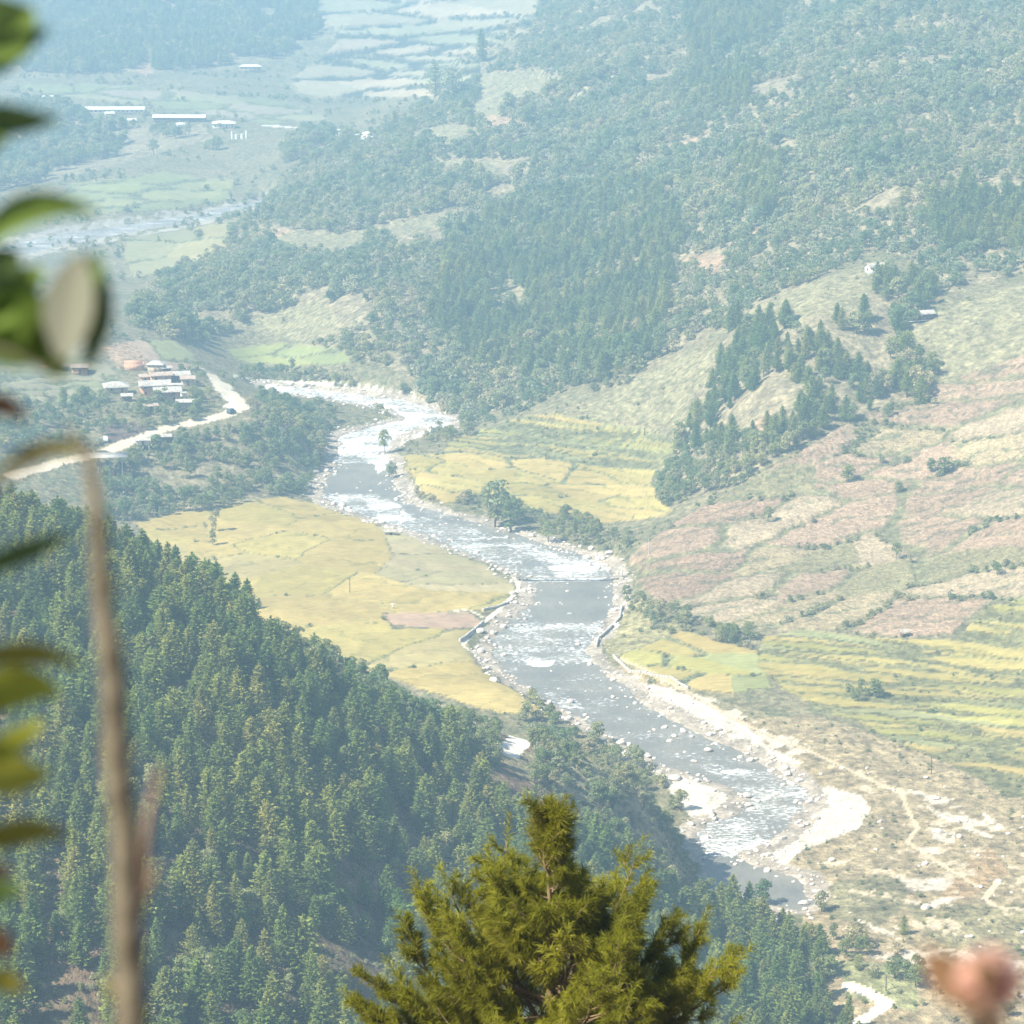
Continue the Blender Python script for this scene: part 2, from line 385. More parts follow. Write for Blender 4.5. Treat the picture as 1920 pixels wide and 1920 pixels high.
# fields: plots grown round seeds, with grassy bunds left between them
FIELD_ID = np.zeros(GX.shape, int)
EDGE = np.full(GX.shape, 99.0)
def plots(region, seeds, lx, ly, ang, gap, name, mat, colors, rag=1.0, rise=0.5, keep=None, open_=0.2, bund=(0.19, 0.20, 0.10)):
    """region: polygon; seeds: pixel points; lx, ly: plot half sizes in px (shape of the metric); ang: tilt"""
    m = inside(WPX, WPY, region) & VALLEY & (ZONE == 0) & (SD > 7)
    if keep is not None: m &= keep
    idx = np.nonzero(m)
    x = WPX[idx] + rag * 5 * fbm(GX[idx] / 20, GY[idx] / 20, 91, 3); y = WPY[idx] + rag * 3 * fbm(GX[idx] / 14, GY[idx] / 14, 92, 3)
    ca, sa = math.cos(ang), math.sin(ang)
    best = np.full(x.shape, 1e9); sec = np.full(x.shape, 1e9); who = np.zeros(x.shape, int); wh2 = np.zeros(x.shape, int)
    for i, (a, b) in enumerate(seeds):
        u = ((x - a) * ca + (y - b) * sa) / lx; v = (-(x - a) * sa + (y - b) * ca) / ly
        d = np.sqrt(u * u + v * v) * ly
        lt = d < best
        ls = ~lt & (d < sec)
        wh2 = np.where(lt, who, np.where(ls, i, wh2)); sec = np.where(lt, best, np.where(ls, d, sec)); who = np.where(lt, i, who); best = np.where(lt, d, best)
    e = (sec - best) * 0.5
    lo_, hi_ = np.minimum(who, wh2), np.maximum(who, wh2)
    e = np.where(_hash(lo_, hi_, 5) < open_, 50.0, e * (0.7 + 0.6 * _hash(lo_, hi_, 8)))
    EDGE[idx] = np.minimum(EDGE[idx], e)
    C[idx] = np.asarray(bund) * (1 + 0.4 * n2[idx][:, None])
    inn = e > gap * (1 + 0.6 * n2[idx])
    for i in range(len(seeds)):
        s = inn & (who == i)
        if s.sum() < 25: continue
        k = zone_new(name, mat)
        sel = (idx[0][s], idx[1][s])
        ZONE[sel] = k
        c = np.asarray(colors[i % len(colors)] if not callable(colors) else colors(seeds[i]))
        c = c * random.uniform(0.9, 1.1)
        C[sel] = mix(C[sel], c[None] * (1 + 0.16 * n2[sel][:, None] + 0.10 * n1[sel][:, None]), 0.25 + 0.75 * np.clip(e[s] / (gap * 2.2), 0, 1))
        RAISE[sel] = rise
GOLD, YEL, YGR, GRN = (0.43, 0.335, 0.12), (0.40, 0.33, 0.11), (0.35, 0.32, 0.095), (0.22, 0.26, 0.10)
PINK, PINK2, TAN, OLV = (0.48, 0.345, 0.235), (0.43, 0.30, 0.205), (0.46, 0.37, 0.22), (0.34, 0.30, 0.16)
def strips_seeds(x0, x1, y0, y1, dx, dy, slope, seed):
    r = random.Random(seed); out = []; j = 0; y = y0
    while y < y1:
        x = x0 + (j % 2) * dx * 0.5 + r.uniform(-.2, .2) * dx
        while x < x1:
            out.append((x + r.uniform(-.25, .25) * dx, y + (x - x0) * slope + r.uniform(-.2, .2) * dy)); x += dx * r.uniform(0.8, 1.3)
        y += dy; j += 1
    return out
R1 = [(255,980),(330,963),(420,956),(440,943),(530,933),(600,948),(640,965),(690,972),(720,1000),(735,1045),(705,1078),(800,1108),(962,1113),(950,1132),(905,1150),(870,1200),(900,1235),(1030,1305),(1030,1345),(900,1330),(780,1290),(400,1150),(300,1060)]
plots(R1, [(310,985),(345,1000),(300,1010),(370,1035),(330,1035),(480,960),(560,950),(440,1000),(640,985),(520,1020),(650,1040),(450,1060),(560,1090),(700,1110),(640,1140),(800,1130),(720,1200),(850,1140),(830,1220),(900,1150),(980,1300),(920,1260)],
      80, 20, 0.05, 0.35, 'rice_field', 'crop', [GOLD, GOLD, YEL, GOLD, (0.40,0.33,0.14), YEL, GOLD], open_=0.45, bund=(0.26, 0.25, 0.10), rise=0.25, keep=~inside(WPX, WPY, [(715,1150),(900,1146),(912,1165),(890,1180),(735,1180)]))
plots([(690,985),(780,1003),(860,1020),(940,1048),(968,1080),(962,1113),(800,1108),(705,1080),(738,1043),(720,1000)], [(740,1000),(840,1025),(900,1050),(790,1060),(850,1085),(900,1105),(740,1075)],
      90, 12, 0.03, 0.3, 'fallow_field', 'crop', [(0.38,0.33,0.17), (0.41,0.345,0.19)], rise=0.1, bund=(0.28, 0.25, 0.14))
zone_patch('dry_field', 'crop', [(715,1152),(780,1147),(880,1150),(910,1165),(890,1176),(800,1178),(735,1172)], PINK2)
R3a = [(850,822),(980,782),(1040,775),(1120,793),(1200,803),(1262,828),(1268,850),(1235,880),(1140,880),(1040,862),(960,862),(900,852),(830,850)]
plots(R3a, strips_seeds(820, 1300, 770, 900, 260, 8.0, 0.08, 3), 80, 2.0, 0.11, 1.2, 'rice_terrace', 'crop', [YEL, GOLD, YGR, YEL, (0.32,0.31,0.14)], rise=0.25, open_=0.1, bund=(0.21, 0.21, 0.10))
R3b = [(738,885),(760,855),(830,850),(900,852),(960,862),(1040,862),(1140,880),(1235,880),(1220,905),(1240,940),(1262,962),(1200,976),(1130,981),(1050,967),(970,950),(940,930),(880,930),(850,945),(800,935),(755,908)]
plots(R3b, [(790,870),(780,895),(790,920),(850,880),(830,910),(850,935),(890,870),(910,900),(960,890),(1030,885),(1100,895),(1180,895),(1000,920),(1090,925),(1190,920),(1080,950),(1200,945),(1130,968),(1210,968),(870,905)],
      75, 12, 0.12, 0.4, 'rice_field', 'crop', [YEL, GOLD, GOLD, YEL], rise=0.35, open_=0.35, bund=(0.22, 0.23, 0.11))
R4 = [(1175,1045),(1240,1000),(1300,960),(1400,905),(1480,860),(1560,810),(1700,745),(1820,700),(1920,670),(2300,640),(2300,1120),(1850,1130),(1780,1190),(1700,1196),(1560,1182),(1440,1180),(1350,1170),(1260,1150),(1200,1100)]
R4S = [(1380,965),(1480,900),(1390,1000),(1520,950),(1590,880),(1660,830),(1780,780),(1700,880),(1850,730),(1900,790),(1860,850),(1790,900),(1900,940),(1640,960),(1520,1010),(1440,1050),(1330,1060),(1280,1090),(1560,1050),(1660,1030),(1740,1010),(1880,1010),(1800,1060),(1660,1090),(1500,1100),(1400,1110),(1560,1150),(1380,1140),(1720,1150),(1820,1100),(1480,1140),(1310,1010),(1560,845),(1900,700),(1990,900),(2050,1000),(2020,780),(1750,940),(1620,920)]
def r4c(s):
    r = random.Random(int(s[0] * 7 + s[1])); return r.choice([PINK, PINK, PINK2, TAN, TAN, PINK, OLV, (0.48,0.38,0.25)])
plots(R4, R4S, 85, 20, -0.2, 2.0, 'dry_field', 'maize', r4c, rag=3.6, rise=0.6, open_=0.22, bund=(0.25, 0.235, 0.125))
R5 = [(1430,1195),(1500,1182),(1560,1188),(1700,1202),(1790,1196),(1850,1140),(1920,1122),(2300,1110),(2300,1520),(1890,1495),(1820,1452),(1700,1400),(1600,1350),(1530,1330),(1470,1292),(1420,1250)]
plots(R5, strips_seeds(1400, 2250, 1080, 1520, 330, 13, 0.10, 5), 80, 2.4, 0.10, 1.35, 'rice_terrace', 'crop', [YEL, YGR, GOLD, YEL, YGR, YEL, (0.28,0.28,0.13)], rise=0.22, open_=0.12, rag=1.5, bund=(0.23, 0.22, 0.10))
R6 = [(1155,1235),(1280,1185),(1420,1222),(1445,1290),(1370,1302),(1250,1285),(1190,1262)]
plots(R6, [(1200,1240),(1260,1215),(1330,1215),(1390,1240),(1300,1250),(1250,1265),(1350,1280),(1400,1285)], 65, 11, 0.1, 0.7, 'rice_field', 'crop', [YGR, YEL, GOLD, (0.29,0.30,0.12)], rise=0.5)
R7 = [(610,-160),(1040,-160),(1000,50),(905,105),(900,140),(830,185),(700,185),(560,180),(545,150),(600,110),(640,75),(590,30)]
plots(R7, [(700,40),(840,22),(760,60),(900,50),(680,85),(850,75),(640,135),(780,95),(740,125),(820,112),(860,100),(820,125),(800,138),(720,160),(850,150),(600,170),(760,175),(650,10),(950,10),(750,-10),(850,-30),(970,60),(650,-50),(930,-80)], 80, 11, 0.0, 1.9, 'terrace_field', 'crop',
      [(0.34,0.30,0.19), (0.40,0.33,0.22), (0.30,0.29,0.17)], rise=1.2, bund=(0.07, 0.08, 0.05), open_=0.1)
R8 = [(130,345),(300,325),(440,340),(430,375),(330,392),(200,402),(90,395)]
plots(R8, strips_seeds(90, 460, 330, 410, 150, 14, -0.03, 8), 30, 5, 0.0, 1.2, 'field', 'crop', [(0.24,0.26,0.11), (0.27,0.27,0.12)], rise=0.5)
R9 = [(240,448),(440,415),(425,465),(360,500),(250,520),(230,480)]
plots(R9, [(330,440),(400,430),(280,470),(370,470),(320,500)], 50, 14, -0.1, 1.0, 'field', 'crop', [(0.26,0.25,0.13), (0.30,0.27,0.13)], rise=0.4)
plots([(430,655),(520,645),(640,655),(660,682),(540,688),(440,676)], [(480,660),(560,664),(520,678),(620,672)], 50, 8, 0, 0.8, 'field', 'crop', [(0.27,0.29,0.10), (0.25,0.28,0.11)], rise=0.3)
plots([(-200,650),(100,640),(210,690),(240,740),(100,760),(-200,760)], strips_seeds(-180, 260, 650, 760, 110, 11, 0.05, 9), 24, 2.4, 0.05, 0.9, 'terrace_field', 'crop', [(0.22,0.23,0.12), (0.27,0.25,0.15)], rise=0.8)
plots([(0,160),(200,160),(540,190),(620,225),(500,232),(300,200),(100,180)], strips_seeds(0, 620, 150, 235, 170, 14, 0.06, 14), 30, 4, 0.06, 1.2, 'field', 'crop', [(0.27,0.26,0.15), (0.23,0.25,0.12), (0.31,0.27,0.19)], rise=0.4)
plots([(240,640),(330,640),(385,690),(300,700)], [(270,660),(320,665),(340,690)], 30, 12, 0.3, 1.0, 'field', 'crop', [(0.36,0.27,0.19), (0.29,0.30,0.14)], rise=0.3)

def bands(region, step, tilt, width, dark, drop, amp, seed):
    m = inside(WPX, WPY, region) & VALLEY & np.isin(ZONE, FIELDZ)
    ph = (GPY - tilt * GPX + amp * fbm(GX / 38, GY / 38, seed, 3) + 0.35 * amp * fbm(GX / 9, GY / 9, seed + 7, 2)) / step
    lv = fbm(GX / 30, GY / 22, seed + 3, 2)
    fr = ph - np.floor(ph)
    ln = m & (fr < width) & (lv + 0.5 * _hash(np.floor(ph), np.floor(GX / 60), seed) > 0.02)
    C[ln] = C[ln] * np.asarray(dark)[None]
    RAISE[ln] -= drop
    # each step is a slightly different crop
    tone = 0.90 + 0.2 * _hash(np.floor(ph), np.floor((GX + 14 * lv) / 45), seed + 1)
    C[m] *= tone[m][:, None]
FIELDZ = [k for k, v in ZNAMES.items() if v in ('rice_field', 'rice_terrace', 'dry_field', 'fallow_field')]
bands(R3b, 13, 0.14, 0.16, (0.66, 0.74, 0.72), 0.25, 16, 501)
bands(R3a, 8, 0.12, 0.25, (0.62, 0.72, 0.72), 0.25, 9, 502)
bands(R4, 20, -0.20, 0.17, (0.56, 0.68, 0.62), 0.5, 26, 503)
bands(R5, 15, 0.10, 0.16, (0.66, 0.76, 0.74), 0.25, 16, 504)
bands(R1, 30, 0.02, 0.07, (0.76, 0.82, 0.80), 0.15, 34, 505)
# crops stand above the bunds; fade the rise at plot edges by one smoothing pass
R = RAISE.copy()
R[1:-1, 1:-1] = (RAISE[1:-1, 1:-1] * 2 + RAISE[:-2, 1:-1] + RAISE[2:, 1:-1] + RAISE[1:-1, :-2] + RAISE[1:-1, 2:]) / 6
GZ = GZ + R
GPX, GPY = project(GX, GY, GZ)

# how many photo pixels of height are hidden at each ground point
run = np.minimum.accumulate(np.where(GY > 380, GPY, 1e5), axis=0)
HID = GPY - run

# ------------------------------------------------------------------ materials
def mat_new(name):
    m = bpy.data.materials.new(name); m.use_nodes = True
    nt = m.node_tree; nt.nodes.clear()
    out = nt.nodes.new('ShaderNodeOutputMaterial')
    b = nt.nodes.new('ShaderNodeBsdfPrincipled')
    b.inputs['Roughness'].default_value = 0.85
    b.inputs['Specular IOR Level'].default_value = 0.2
    nt.links.new(b.outputs[0], out.inputs[0])
    return m, nt, b, out
def N(nt, t, **kw):
    n = nt.nodes.new(t)
    for k, v in kw.items(): setattr(n, k, v)
    return n
def noise_node(nt, scale, detail=4, vec=None, rough=0.6):
    n = N(nt, 'ShaderNodeTexNoise'); n.inputs['Scale'].default_value = scale; n.inputs['Detail'].default_value = detail
    n.inputs['Roughness'].default_value = rough
    if vec is not None: nt.links.new(vec, n.inputs['Vector'])
    return n
def ramp(nt, src, stops):
    r = N(nt, 'ShaderNodeValToRGB')
    e = r.color_ramp.elements
    while len(e) < len(stops): e.new(0.5)
    for el, (p, c) in zip(e, stops):
        el.position = p; el.color = (*c, 1) if len(c) == 3 else c
    nt.links.new(src, r.inputs[0])
    return r
def mulc(nt, a, b, fac=1.0, mode='MULTIPLY'):
    n = N(nt, 'ShaderNodeMix', data_type='RGBA', blend_type=mode)
    n.inputs[0].default_value = fac
    nt.links.new(a, n.inputs[6]); nt.links.new(b, n.inputs[7])
    return n.outputs[2]
def ground_mat(name, s1, lo, hi, s2=None, bump=0.5, stretch=(1, 1, 1), dist=0.6):
    m, nt, b, out = mat_new(name)
    at = N(nt, 'ShaderNodeAttribute', attribute_name='col')
    g = N(nt, 'ShaderNodeNewGeometry')
    mp = N(nt, 'ShaderNodeMapping'); mp.inputs['Scale'].default_value = stretch
    nt.links.new(g.outputs['Position'], mp.inputs[0])
    n = noise_node(nt, s1, 5, mp.outputs[0], 0.7)
    r = ramp(nt, n.outputs[0], [(0.36, (lo,) * 3), (0.64, (hi,) * 3)])
    c = mulc(nt, at.outputs[0], r.outputs[0])
    if s2:
        v = N(nt, 'ShaderNodeTexVoronoi'); v.inputs['Scale'].default_value = s2
        nt.links.new(mp.outputs[0], v.inputs['Vector'])
        r2 = ramp(nt, v.outputs['Distance'], [(0.1, (1.08,) * 3), (0.8, (0.72,) * 3)])
        c = mulc(nt, c, r2.outputs[0])
    nt.links.new(c, b.inputs['Base Color'])
    bp = N(nt, 'ShaderNodeBump'); bp.inputs['Strength'].default_value = bump; bp.inputs['Distance'].default_value = dist
    nt.links.new(n.outputs[0], bp.inputs['Height']); nt.links.new(bp.outputs[0], b.inputs['Normal'])
    return m
M = {}
M['ground'] = ground_mat('ground', 0.35, 0.55, 1.3, 0.5, 1.0, dist=1.5)
M['crop'] = ground_mat('crop', 0.6, 0.82, 1.14, None, 0.5, (0.5, 1.6, 1), dist=0.5)
M['maize'] = ground_mat('maize', 0.55, 0.62, 1.22, 0.9, 1.0, dist=1.2)
M['gravel'] = ground_mat('gravel', 0.9, 0.75, 1.15, 0.8, 0.6, dist=0.5)
M['road'] = ground_mat('road', 0.5, 0.9, 1.08, None, 0.3, dist=0.2)
def plain(name, color, rough=0.8, lo=0.85, hi=1.12, scale=3.0, spec=0.2, metal=0.0, bump=0.0):
    m, nt, b, out = mat_new(name)
    tc = N(nt, 'ShaderNodeTexCoord')
    n = noise_node(nt, scale, 4, tc.outputs['Object'])
    r = ramp(nt, n.outputs[0], [(0.3, tuple(c * lo for c in color)), (0.7, tuple(min(1, c * hi) for c in color))])
    nt.links.new(r.outputs[0], b.inputs['Base Color'])
    b.inputs['Roughness'].default_value = rough; b.inputs['Specular IOR Level'].default_value = spec; b.inputs['Metallic'].default_value = metal
    if bump:
        bp = N(nt, 'ShaderNodeBump'); bp.inputs['Strength'].default_value = bump; bp.inputs['Distance'].default_value = 0.02
        nt.links.new(n.outputs[0], bp.inputs['Height']); nt.links.new(bp.outputs[0], b.inputs['Normal'])
    return m
def leafy(name, stops, trans=0.25, rough=0.6, patch=0.0):
    """foliage: each plant picks its own tone"""
    m, nt, b, out = mat_new(name)
    oi = N(nt, 'ShaderNodeObjectInfo')
    r = ramp(nt, oi.outputs['Random'], stops)
    tc = N(nt, 'ShaderNodeNewGeometry')
    n = noise_node(nt, 0.9, 2, tc.outputs['Position'])
    r2 = ramp(nt, n.outputs[0], [(0.3, (0.75,) * 3), (0.7, (1.3,) * 3)])
    c = mulc(nt, r.outputs[0], r2.outputs[0])
    nl_ = noise_node(nt, 0.022, 4, tc.outputs['Position'])
    r3 = ramp(nt, nl_.outputs[0], [(0.38, (0.68, 0.86, 0.80)), (0.5, (1.0, 1.0, 1.0)), (0.62, (1.25, 1.14, 1.02))])
    c = mulc(nt, c, r3.outputs[0])
    nt.links.new(c, b.inputs['Base Color'])
    b.inputs['Roughness'].default_value = rough
    b.inputs['Specular IOR Level'].default_value = 0.12
    t = N(nt, 'ShaderNodeBsdfTranslucent'); nt.links.new(c, t.inputs[0])
    mx = N(nt, 'ShaderNodeMixShader'); mx.inputs[0].default_value = trans
    nt.links.new(b.outputs[0], mx.inputs[1]); nt.links.new(t.outputs[0], mx.inputs[2]); nt.links.new(mx.outputs[0], out.inputs[0])
    return m
M['pine'] = leafy('pine_needles', [(0.0, (0.19, 0.26, 0.075)), (0.35, (0.25, 0.32, 0.085)), (0.75, (0.31, 0.36, 0.095)), (1.0, (0.35, 0.35, 0.11))], .35)
M['broad'] = leafy('broad_leaves', [(0.0, (0.17, 0.22, 0.08)), (0.5, (0.26, 0.30, 0.12)), (0.85, (0.34, 0.35, 0.18)), (1.0, (0.38, 0.35, 0.21))], .35)
M['scrub'] = leafy('scrub_leaves', [(0.0, (0.17, 0.21, 0.09)), (0.45, (0.28, 0.30, 0.14)), (0.8, (0.36, 0.36, 0.22)), (1.0, (0.42, 0.38, 0.27))], .35)
M['bark'] = plain('bark', (0.16, 0.11, 0.08), 0.9, 0.6, 1.3, 6, bump=0.5)
M['rock'] = plain('boulder_stone', (0.62, 0.57, 0.52), 0.85, 0.75, 1.2, 1.2, bump=0.4)
# water
m, nt, b, out = mat_new('river_water'); M['water'] = m
at = N(nt, 'ShaderNodeAttribute', attribute_name='foam')
g = N(nt, 'ShaderNodeNewGeometry')
mp = N(nt, 'ShaderNodeMapping'); mp.inputs['Scale'].default_value = (0.55, 1.1, 1)
nt.links.new(g.outputs['Position'], mp.inputs[0])
n = noise_node(nt, 1.05, 6, mp.outputs[0], 0.74)
lowf = noise_node(nt, 0.10, 3, mp.outputs[0])
lm = N(nt, 'ShaderNodeMath', operation='MULTIPLY_ADD'); nt.links.new(lowf.outputs[0], lm.inputs[0]); lm.inputs[1].default_value = 0.5; lm.inputs[2].default_value = -0.27
ad0 = N(nt, 'ShaderNodeMath', operation='ADD'); nt.links.new(lm.outputs[0], ad0.inputs[0]); nt.links.new(at.outputs['Fac'], ad0.inputs[1])
add = N(nt, 'ShaderNodeMath', operation='ADD'); nt.links.new(ad0.outputs[0], add.inputs[0]); nt.links.new(n.outputs[0], add.inputs[1])
fr = ramp(nt, add.outputs[0], [(0.585, (0, 0, 0)), (0.72, (1, 1, 1))])
cn = noise_node(nt, 0.05, 3, g.outputs['Position'])
wc = ramp(nt, cn.outputs[0], [(0.3, (0.17, 0.165, 0.15)), (0.7, (0.26, 0.245, 0.205))])
mx = N(nt, 'ShaderNodeMix', data_type='RGBA'); nt.links.new(fr.outputs[0], mx.inputs[0]); nt.links.new(wc.outputs[0], mx.inputs[6]); mx.inputs[7].default_value = (0.88, 0.9, 0.92, 1)
nt.links.new(mx.outputs[2], b.inputs['Base Color'])
mr = N(nt, 'ShaderNodeMapRange'); mr.inputs[3].default_value = 0.42; mr.inputs[4].default_value = 0.8
nt.links.new(fr.outputs[0], mr.inputs[0]); nt.links.new(mr.outputs[0], b.inputs['Roughness'])
b.inputs['Specular IOR Level'].default_value = 0.5
bp = N(nt, 'ShaderNodeBump'); bp.inputs['Strength'].default_value = 0.6; bp.inputs['Distance'].default_value = 0.35
nt.links.new(n.outputs[0], bp.inputs['Height']); nt.links.new(bp.outputs[0], b.inputs['Normal'])

# ------------------------------------------------------------------ mesh helpers
def mesh_np(name, verts, faces, mat=None, smooth=False):
    """verts (n,3); faces (m,3) or (m,4) or a list of such arrays"""
    verts = np.asarray(verts, np.float32)
    fl = faces if isinstance(faces, list) else [faces]
    fl = [np.asarray(f, np.int32) for f in fl if len(f)]
    me = bpy.data.meshes.new(name)
    me.vertices.add(len(verts)); me.vertices.foreach_set('co', verts.ravel())
    loops = np.concatenate([f.ravel() for f in fl])
    sizes = np.concatenate([np.full(len(f), f.shape[1], np.int32) for f in fl])
    me.loops.add(len(loops)); me.loops.foreach_set('vertex_index', loops)
    me.polygons.add(len(sizes))
    me.polygons.foreach_set('loop_start', np.concatenate([[0], np.cumsum(sizes)[:-1]]).astype(np.int32))
    me.update(calc_edges=True)
    if smooth: me.polygons.foreach_set('use_smooth', np.ones(len(sizes), bool))
    if mat is not None: me.materials.append(mat)
    me.validate()
    return me
def link(name, me, parent=None, loc=None, rot=None, scale=None):
    o = bpy.data.objects.new(name, me)
    COL.objects.link(o)
    if parent is not None: o.parent = parent
    if loc is not None: o.location = loc
    if rot is not None: o.rotation_euler = rot
    if scale is not None: o.scale = scale if hasattr(scale, '__len__') else (scale,) * 3
    return o
def tag(o, label=None, cat=None, group=None, kind=None):
    if label: o['label'] = label
    if cat: o['category'] = cat
    if group: o['group'] = group
    if kind: o['kind'] = kind
    return o
def empty(name, loc, rz=0.0, label=None, cat=None, group=None):
    o = bpy.data.objects.new(name, None); COL.objects.link(o)
    o.location = loc; o.rotation_euler = (0, 0, rz); o.empty_display_size = 0.5
    return tag(o, label, cat, group)
class MB:
    def __init__(s): s.v = []; s.f3 = []; s.f4 = []; s.n = 0
    def add(s, v, f):
        v = np.asarray(v, float); f = np.asarray(f, int) + s.n
        s.v.append(v); (s.f3 if f.shape[1] == 3 else s.f4).append(f); s.n += len(v)
    def box(s, c, d, rz=0.0, M4=None):
        x, y, z = np.array(d) / 2
        v = np.array([(-x,-y,-z),(x,-y,-z),(x,y,-z),(-x,y,-z),(-x,-y,z),(x,-y,z),(x,y,z),(-x,y,z)])
        if rz:
            a, b = math.cos(rz), math.sin(rz); v = np.c_[v[:,0]*a - v[:,1]*b, v[:,0]*b + v[:,1]*a, v[:,2]]
        s.add(v + np.array(c), [(0,3,2,1),(4,5,6,7),(0,1,5,4),(1,2,6,5),(2,3,7,6),(3,0,4,7)])
    def tube(s, pts, rad, seg=6):
        pts = [Vector(p) for p in pts]
        rad = rad if hasattr(rad, '__len__') else [rad] * len(pts)
        vs = []
        for i, p in enumerate(pts):
            d = (pts[min(i + 1, len(pts) - 1)] - pts[max(i - 1, 0)]).normalized()
            a = d.cross(Vector((0.13, 0.31, 0.94)) if abs(d.z) < 0.9 else Vector((1, 0.1, 0))).normalized(); b = d.cross(a)
            for k in range(seg):
                t = 2 * math.pi * k / seg
                vs.append(p + (a * math.cos(t) + b * math.sin(t)) * rad[i])
        f = [(i*seg+k, i*seg+(k+1)%seg, (i+1)*seg+(k+1)%seg, (i+1)*seg+k) for i in range(len(pts)-1) for k in range(seg)]
        s.add([tuple(v) for v in vs], f)
    def mesh(s, name, mat, smooth=False):
        fl = []
        if s.f3: fl.append(np.concatenate(s.f3))
        if s.f4: fl.append(np.concatenate(s.f4))
        return mesh_np(name, np.concatenate(s.v), fl, mat, smooth)

# ------------------------------------------------------------------ ground sheet, cut into its zones
ii, jj = np.meshgrid(np.arange(NR - 1), np.arange(NC - 1), indexing='ij')
v00 = (ii * NC + jj).ravel()
FACES = np.stack([v00, v00 + 1, v00 + NC + 1, v00 + NC], 1)
VERT = np.stack([GX, GY, GZ], -1).reshape(-1, 3)
COLR = np.concatenate([np.clip(C, 0.01, 0.9), np.ones(C.shape[:2] + (1,))], -1).reshape(-1, 4).astype(np.float32)
ZF = ZONE.reshape(-1)[FACES[:, 0]]
# far slopes and the camera's own hill are pieces of setting of their own
LF = LAYER.reshape(-1)[FACES[:, 0]]
YF = GY.reshape(-1)[FACES[:, 0]]; PXF = GPX.reshape(-1)[FACES[:, 0]]; PYF = GPY.reshape(-1)[FACES[:, 0]]
kh = zone_new('near_hill', 'ground'); kc = zone_new('camera_hillside', 'ground'); kf = zone_new('far_hills', 'ground')
ZF[(ZF == 0) & (LF == 1)] = kh
ZF[(ZF == 0) & (LF == 2)] = kc
ZF[(ZF == 0) & inside(PXF, PYF, FOREST_FAR)] = kf
ZNAMES[kh] = 'wooded_hill'; ZNAMES[kc] = 'hillside'; ZNAMES[kf] = 'far_hillside'
order = np.argsort(ZF, kind='stable'); zs = ZF[order]
cuts = np.searchsorted(zs, np.arange(max(ZNAMES) + 2))
for k, nm_ in ZNAMES.items():
    fs = FACES[order[cuts[k]:cuts[k + 1]]]
    if len(fs) < 6: continue
    u, inv = np.unique(fs, return_inverse=True)
    me = mesh_np(nm_, VERT[u], inv.reshape(-1, 4), M[ZMAT[k]], smooth=True)
    ca = me.color_attributes.new('col', 'FLOAT_COLOR', 'POINT')
    ca.data.foreach_set('color', COLR[u].ravel())
    o = link(nm_, me); o['kind'] = 'structure'
# ------------------------------------------------------------------ river surface
wet = (SD < 2.5) & (GY > 500) & VALLEY
wf = wet.reshape(-1)[FACES].any(1)
fs = FACES[wf]; u, inv = np.unique(fs, return_inverse=True)
wx, wy = GX.reshape(-1)[u], GY.reshape(-1)[u]
rap = np.zeros(len(u))
ppx, ppy = project(wx, wy, 0 * wx)
def rapid(poly, amt, soft=0.0):
    m = inside(ppx + 6 * fbm(wx / 6, wy / 6, 5, 3), ppy + 4 * fbm(wx / 6, wy / 6, 6, 3), poly)
    rap[m] = np.maximum(rap[m], amt)
rap[:] = 0.02
rapid([(480,700),(900,700),(900,820),(780,870),(620,870),(620,800),(480,760)], 0.17)
rapid([(640,850),(720,850),(725,880),(700,890),(690,862)], 0.2)
rapid([(640,850),(700,868),(725,895),(640,890)], -0.2)
rapid([(600,925),(700,925),(760,960),(1000,1020),(1150,1080),(1000,1090),(880,1040),(600,950)], 0.10)
rapid([(680,935),(730,935),(780,975),(710,975)], 0.18)
rapid([(1000,1045),(1120,1040),(1150,1075),(1120,1093),(1010,1090)], 0.14)
rapid([(1030,1062),(1100,1055),(1125,1075),(1090,1086),(1045,1082)], 0.22)
rapid([(920,1170),(1130,1170),(1120,1240),(1020,1250),(925,1240)], 0.10)
rapid([(990,1235),(1040,1240),(1030,1252),(990,1248)], 0.25)
rapid([(1020,1300),(1060,1300),(1100,1330),(1040,1330)], 0.12)
rapid([(1300,1430),(1520,1460),(1520,1540),(1460,1590),(1380,1610),(1310,1600),(1300,1545),(1420,1510)], 0.11)
rapid([(1310,1570),(1460,1575),(1400,1605),(1320,1605)], 0.19)
rapid([(-100,360),(520,360),(520,520),(-100,560)], 0.09)
calm = inside(ppx, ppy, [(1010,1092),(1150,1092),(1130,1160),(1000,1160),(990,1130)]) | inside(ppx, ppy, [(612,868),(700,870),(720,925),(600,925)]) | inside(ppx, ppy, [(1310,1610),(1400,1612),(1530,1650),(1530,1710),(1320,1690)])
rap[calm] = -0.14
wz = 0.12 * fbm(wx / 1.2, wy / 1.2, 15, 3) * (1 + 3 * np.clip(rap, 0, 1)) + 0.02
me = mesh_np('river', np.stack([wx, wy, wz], 1), inv.reshape(-1, 4), M['water'], smooth=True)
fa = me.attributes.new('foam', 'FLOAT', 'POINT'); fa.data.foreach_set('value', rap.astype(np.float32))
tag(link('river', me), kind='structure')

